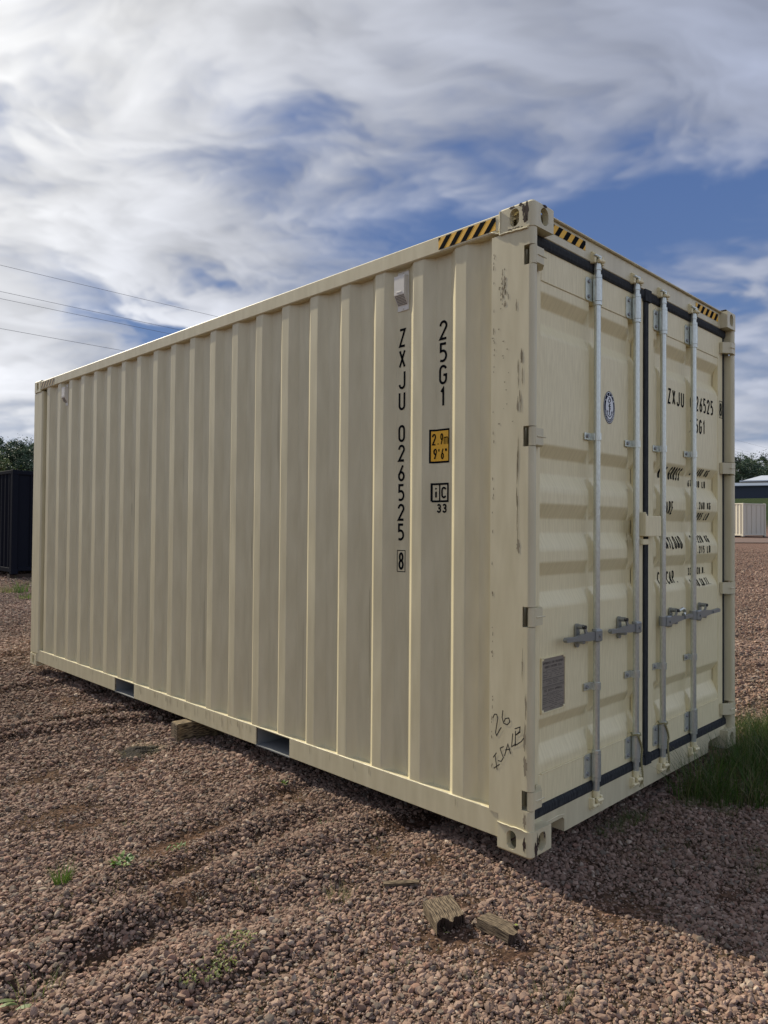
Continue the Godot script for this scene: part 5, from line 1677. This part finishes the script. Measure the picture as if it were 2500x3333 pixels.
	for i in 900:
		var x := r.randf_range(-2.6, 1.2)
		var z := r.randf_range(-3.0, 1.2)
		if x > -0.1 and z < 0.1: continue
		if gn.get_noise_2d(x * 1.1 - 17.0, z * 1.1) < 0.10: continue
		wisps.append([x, z, r.randf_range(0.5, 1.2), r.randf() * TAU])
	grass_patch("weed_wisps", "thin wisps of grass scattered in patches over the sunlit gravel", wisps, wp)
	# cords tied to two lock bars
	for q in [[1.053, "frayed cord hanging from the foot of the second lock bar"], [1.385, "frayed cord hanging from the foot of the third lock bar"]]:
		var t := thing("tie_cord", q[1], "cord", Vector3(q[0], 0.335, BAR_Z))
		var b := MB.new()
		for s in 2:
			var line := []
			for i in 60:
				var f := i / 59.0
				var path := Vector3(-0.024 + 0.046 * minf(f * 3.0, 1.0), -0.26 * f, 0.024 + 0.004 * sin(f * 9.0))
				line.append(path + Vector3(cos(f * 70.0 + s * PI), 0, sin(f * 70.0 + s * PI)) * 0.0032)
			b.tube(line, 0.0036, 0.0036, 6)
		build(b, "strand", M.rope, t)
		var lp := MB.new()
		var ring := []
		for i in 17: ring.append(Vector3(cos(TAU * i / 16.0) * 0.0255, 0.004 * sin(i * 1.3), sin(TAU * i / 16.0) * 0.0255))
		lp.tube(ring, 0.004, 0.004, 6)
		build(lp, "loop", M.rope, t)
		var kn := MB.new()
		for i in 9:
			var a := i * 0.7
			kn.tube([Vector3(0.022, -0.25, 0.024), Vector3(0.022 + cos(a) * 0.008, -0.27, 0.024 + sin(a) * 0.008), Vector3(0.022 + cos(a) * 0.014, -0.285, 0.024 + sin(a) * 0.012)], 0.0016, 0.0008, 5)
		build(kn, "frayed_end", M.rope, t)

func far_container(called: String, label: String, at: Vector3, turn: float, h: float, mt: Material, lift: float) -> void:
	var t := thing(called, label, "shipping container", at, turn)
	var b := MB.new()
	for k in 20:
		var z := -0.35 - 0.278 * k
		var q := [Vector2(0.05, z + 0.128), Vector2(0.012, z + 0.07), Vector2(0.012, z), Vector2(0.05, z - 0.055), Vector2(0.05, z - 0.15)]
		for i in 4: b.quad(Vector3(q[i].x, lift + 0.16, q[i].y), Vector3(q[i + 1].x, lift + 0.16, q[i + 1].y), Vector3(q[i + 1].x, lift + h - 0.09, q[i + 1].y), Vector3(q[i].x, lift + h - 0.09, q[i].y), Vector3(-1, 0, 0))
	build(b, "side_wall", mt, t)
	var e := MB.new()
	e.box(Vector3(W / 2, lift + h / 2, -0.10), Vector3(W - 0.16, h - 0.2, 0.06))
	for k in 4: e.cyl(Vector3(0.45 + k * 0.5, lift + 0.1, -0.05), Vector3(0.45 + k * 0.5, lift + h - 0.1, -0.05), 0.017, 0.017, 8)
	build(e, "door", mt, t)
	var s2 := MB.new()
	s2.box(Vector3(W - 0.03, lift + h / 2, -L / 2), Vector3(0.03, h - 0.2, L - 0.2))
	build(s2, "side_wall", mt, t)
	var e2 := MB.new()
	e2.box(Vector3(W / 2, lift + h / 2, -L + 0.03), Vector3(W - 0.1, h - 0.2, 0.03))
	build(e2, "end_wall", mt, t)
	var rf := MB.new()
	rf.box(Vector3(W / 2, lift + h - 0.03, -L / 2), Vector3(W - 0.04, 0.03, L - 0.1))
	build(rf, "roof", mt, t)
	for x in [0.03, W - 0.03]:
		var r := MB.new()
		r.box(Vector3(x, lift + h - 0.05, -L / 2), Vector3(0.06, 0.09, L - 0.3), 0.01)
		build(r, "top_rail", mt, t)
		var r2 := MB.new()
		r2.box(Vector3(x, lift + 0.11, -L / 2), Vector3(0.05, 0.11, L - 0.3), 0.01)
		build(r2, "bottom_rail", mt, t)
		for z in [-0.09, -L + 0.09]:
			var p := MB.new()
			p.box(Vector3(x + (0.04 if x < 1 else -0.04), lift + h / 2, z), Vector3(0.14, h - 0.2, 0.16), 0.012)
			build(p, "corner_post", mt, t)
			for y in [0.06, h - 0.06]:
				var c := MB.new()
				c.box(Vector3(x + (0.05 if x < 1 else -0.05), lift + y, z), Vector3(0.162, 0.118, 0.178), 0.012)
				build(c, "corner_casting", mt, t)
	for y in [0.13, h - 0.07]:
		var hd := MB.new()
		hd.box(Vector3(W / 2, lift + y, -0.07), Vector3(W - 0.3, 0.10, 0.08), 0.01)
		build(hd, "door_header" if y > 1.0 else "door_sill", mt, t)
	for z in [-0.2, -L + 0.2]:
		var k := MB.new()
		k.box(Vector3(W / 2, lift / 2 - 0.05, z), Vector3(W, lift + 0.1, 0.18))
		build(k, "support_block", M.wood_dark, t)

func make_background() -> void:
	var p := place(17.65, 20.0)
	far_container("shipping_container", "dark blue grey container standing behind the left end of the cream one", p, 0.0, 2.591, M.dark_container, 0.10)
	# pale folded sheets on its roof
	for q in [[0.75, 0.30, "white folded sheet on the dark container's roof edge, left one"], [1.35, 0.22, "white folded sheet on the dark container's roof edge, right one"]]:
		var sh := MB.new()
		for i in 4: sh.box(Vector3(i * 0.07 - 0.1, 0.012 + 0.006 * (i % 2), 0), Vector3(0.075, 0.024 + 0.012 * (i % 2), 0.22), 0.006, Basis(Vector3(0, 0, 1), 0.15 * sin(i * 2.0)))
		var so := build(sh, "folded_sheet", M.white_ink)
		so.position = p + Vector3(q[0], 2.691, -0.12)
		tag(so, q[2], "sheet")
	far_container("shipping_container", "small looking cream container across the yard at the right edge", place(71.25, 61.5), -0.38, 2.55, M.far_cream, 0.08)
	# a darker brown strip laid over the ground in front of it
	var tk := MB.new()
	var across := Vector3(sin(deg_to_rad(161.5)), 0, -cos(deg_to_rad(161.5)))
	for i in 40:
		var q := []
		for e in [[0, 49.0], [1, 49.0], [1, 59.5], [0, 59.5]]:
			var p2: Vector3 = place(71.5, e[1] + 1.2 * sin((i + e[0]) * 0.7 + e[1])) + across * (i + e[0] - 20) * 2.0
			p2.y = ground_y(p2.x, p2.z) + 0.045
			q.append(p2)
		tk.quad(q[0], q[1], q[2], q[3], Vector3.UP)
	var tko := build(tk, "dark_strip", M.strip_brown)
	tag(tko, "darker brown strip of ground before the far cream container", "dark_strip", "", "structure")
	# metal sheds on the rise
	var base := place(71.8, 112.0)
	var sd := thing("metal_shed", "long navy metal shed with pale grey roofs beyond the grassy rise", "building", base, -deg_to_rad(71.8))
	var top := 7.25 - base.y
	var w := MB.new()
	w.box(Vector3(4, top / 2 - 0.5, -4), Vector3(22, top + 1.0, 8))
	build(w, "wall", M.navy_sheet, sd)
	for i in 36:
		var rb := MB.new()
		rb.box(Vector3(-6.8 + i * 0.6, top / 2, 0.02), Vector3(0.07, top, 0.05))
		build(rb, "wall_rib", M.navy_sheet, sd)
	var ro := MB.new()
	ro.prism(PackedVector2Array([Vector2(0.4, top), Vector2(0.4, top + 0.08), Vector2(-3.2, top + 0.66), Vector2(-3.2, top)]), func(u: float, v: float, k: float) -> Vector3: return Vector3(k, v, u), -7.3, 15.3)
	build(ro, "lower_roof", M.roof_dull, sd)
	var up := MB.new()
	up.box(Vector3(7.0, top + 0.60, -6.2), Vector3(16.4, 0.5, 5.4))
	build(up, "upper_wall", M.far_cream, sd)
	var r2 := MB.new()
	var y0 := top + 0.86; var y1 := top + 1.85
	r2.quad(Vector3(-1.6, y0, -3.1), Vector3(15.4, y0, -3.1), Vector3(15.4, y1, -6.4), Vector3(1.2, y1, -6.4), Vector3(0, 1, 1))
	r2.quad(Vector3(-1.6, y0, -9.7), Vector3(15.4, y0, -9.7), Vector3(15.4, y1, -6.4), Vector3(1.2, y1, -6.4), Vector3(0, 1, -1))
	r2.flat(Vector3(-1.6, y0, -3.1), Vector3(-1.6, y0, -9.7), Vector3(1.2, y1, -6.4), Vector3(-1, 1, 0))
	r2.quad(Vector3(-1.6, y0, -3.1), Vector3(15.4, y0, -3.1), Vector3(15.4, y0, -9.7), Vector3(-1.6, y0, -9.7), Vector3(0, -1, 0))
	r2.box(Vector3(6.9, y0 + 0.05, -3.08), Vector3(17.0, 0.14, 0.06))
	build(r2, "upper_roof", M.roof_sheet, sd)
	# overhead wires: all run the same way behind the yard
	for q in [[10.35, 0.0, "uppermost thin overhead wire crossing the sky behind the container"], [9.50, 0.15, "overhead wire of the close pair, its upper one"], [9.30, 0.3, "overhead wire of the close pair, its lower one"], [8.20, 0.0, "lowest thin overhead wire, well below the close pair"]]:
		var line := []
		for i in 61:
			var f := i / 60.0
			var x := lerpf(-45.0, 150.0, f)
			var u := fposmod((x + 45.0) / 97.5, 1.0) * 2.0 - 1.0
			line.append(Vector3(x, q[0] + 0.35 * u * u - 0.2, -24.7 - q[1]))
		var b := MB.new()
		b.tube(line, 0.0065, 0.0065, 5)
		var o := build(b, "power_line", M.wire)
		tag(o, q[2], "power line", "overhead wires behind the yard")
	# trees
	var dark := [Color(0.072, 0.112, 0.066), Color(0.088, 0.132, 0.072), Color(0.056, 0.090, 0.054)]  # leaf tones paled and cooled, distance haze put into the colour
	var mid := [Color(0.045, 0.080, 0.028), Color(0.058, 0.095, 0.032), Color(0.035, 0.062, 0.024)]
	var light := [Color(0.10, 0.14, 0.055), Color(0.13, 0.17, 0.065), Color(0.08, 0.115, 0.045)]
	var grp := "dark trees behind the dark container at the left"
	var names := ["outermost dark tree at the left edge behind the pale tree", "dark rounded tree second from the left edge", "dark tree above the middle of the dark container", "dark tree above the right end of the dark container", "dark tree partly hidden by the cream container's left end", "dark tree mostly hidden behind the cream container's left end"]
	var azs := [15.2, 16.7, 17.7, 18.6, 19.7, 21.0]
	for i in 6: tree("broadleaf_tree", names[i], place(azs[i], 108.0 + (i * 37 % 11)), 7.7 + 0.6 * sin(i * 2.1), 2.6, 300 + i, 11000, 0.26, dark, 0.0, grp, 0.03)
	tree("broadleaf_tree", "paler yellow green tree standing before the dark trees at the left edge", place(16.75, 47.0), 5.4, 1.35, 320, 5000, 0.15, light, 0.12, "", 0.05)
	var rn := ["dark open tree directly right of the container's far post", "second dark tree at the right, with sky showing through", "mid green tree at the right edge beyond the shed", "mid green tree beyond the right edge of the shed roof", "low dark tree close behind the container's far post", "small dark tree between the two taller ones at the right"]
	var ra := [71.05, 71.75, 72.55, 73.6, 70.2, 72.1]
	var rd := [138.0, 142.0, 150.0, 146.0, 140.0, 155.0]
	var rh := [8.8, 9.0, 10.0, 9.2, 8.4, 8.2]
	for i in 6: tree("broadleaf_tree", rn[i], place(ra[i], rd[i]), rh[i], 2.2 if i < 2 else 2.6, 340 + i, 8000, 0.30, mid if i == 2 or i == 3 else dark, 0.22 if i < 2 else 0.1, "trees beyond the shed at the right", 0.15)
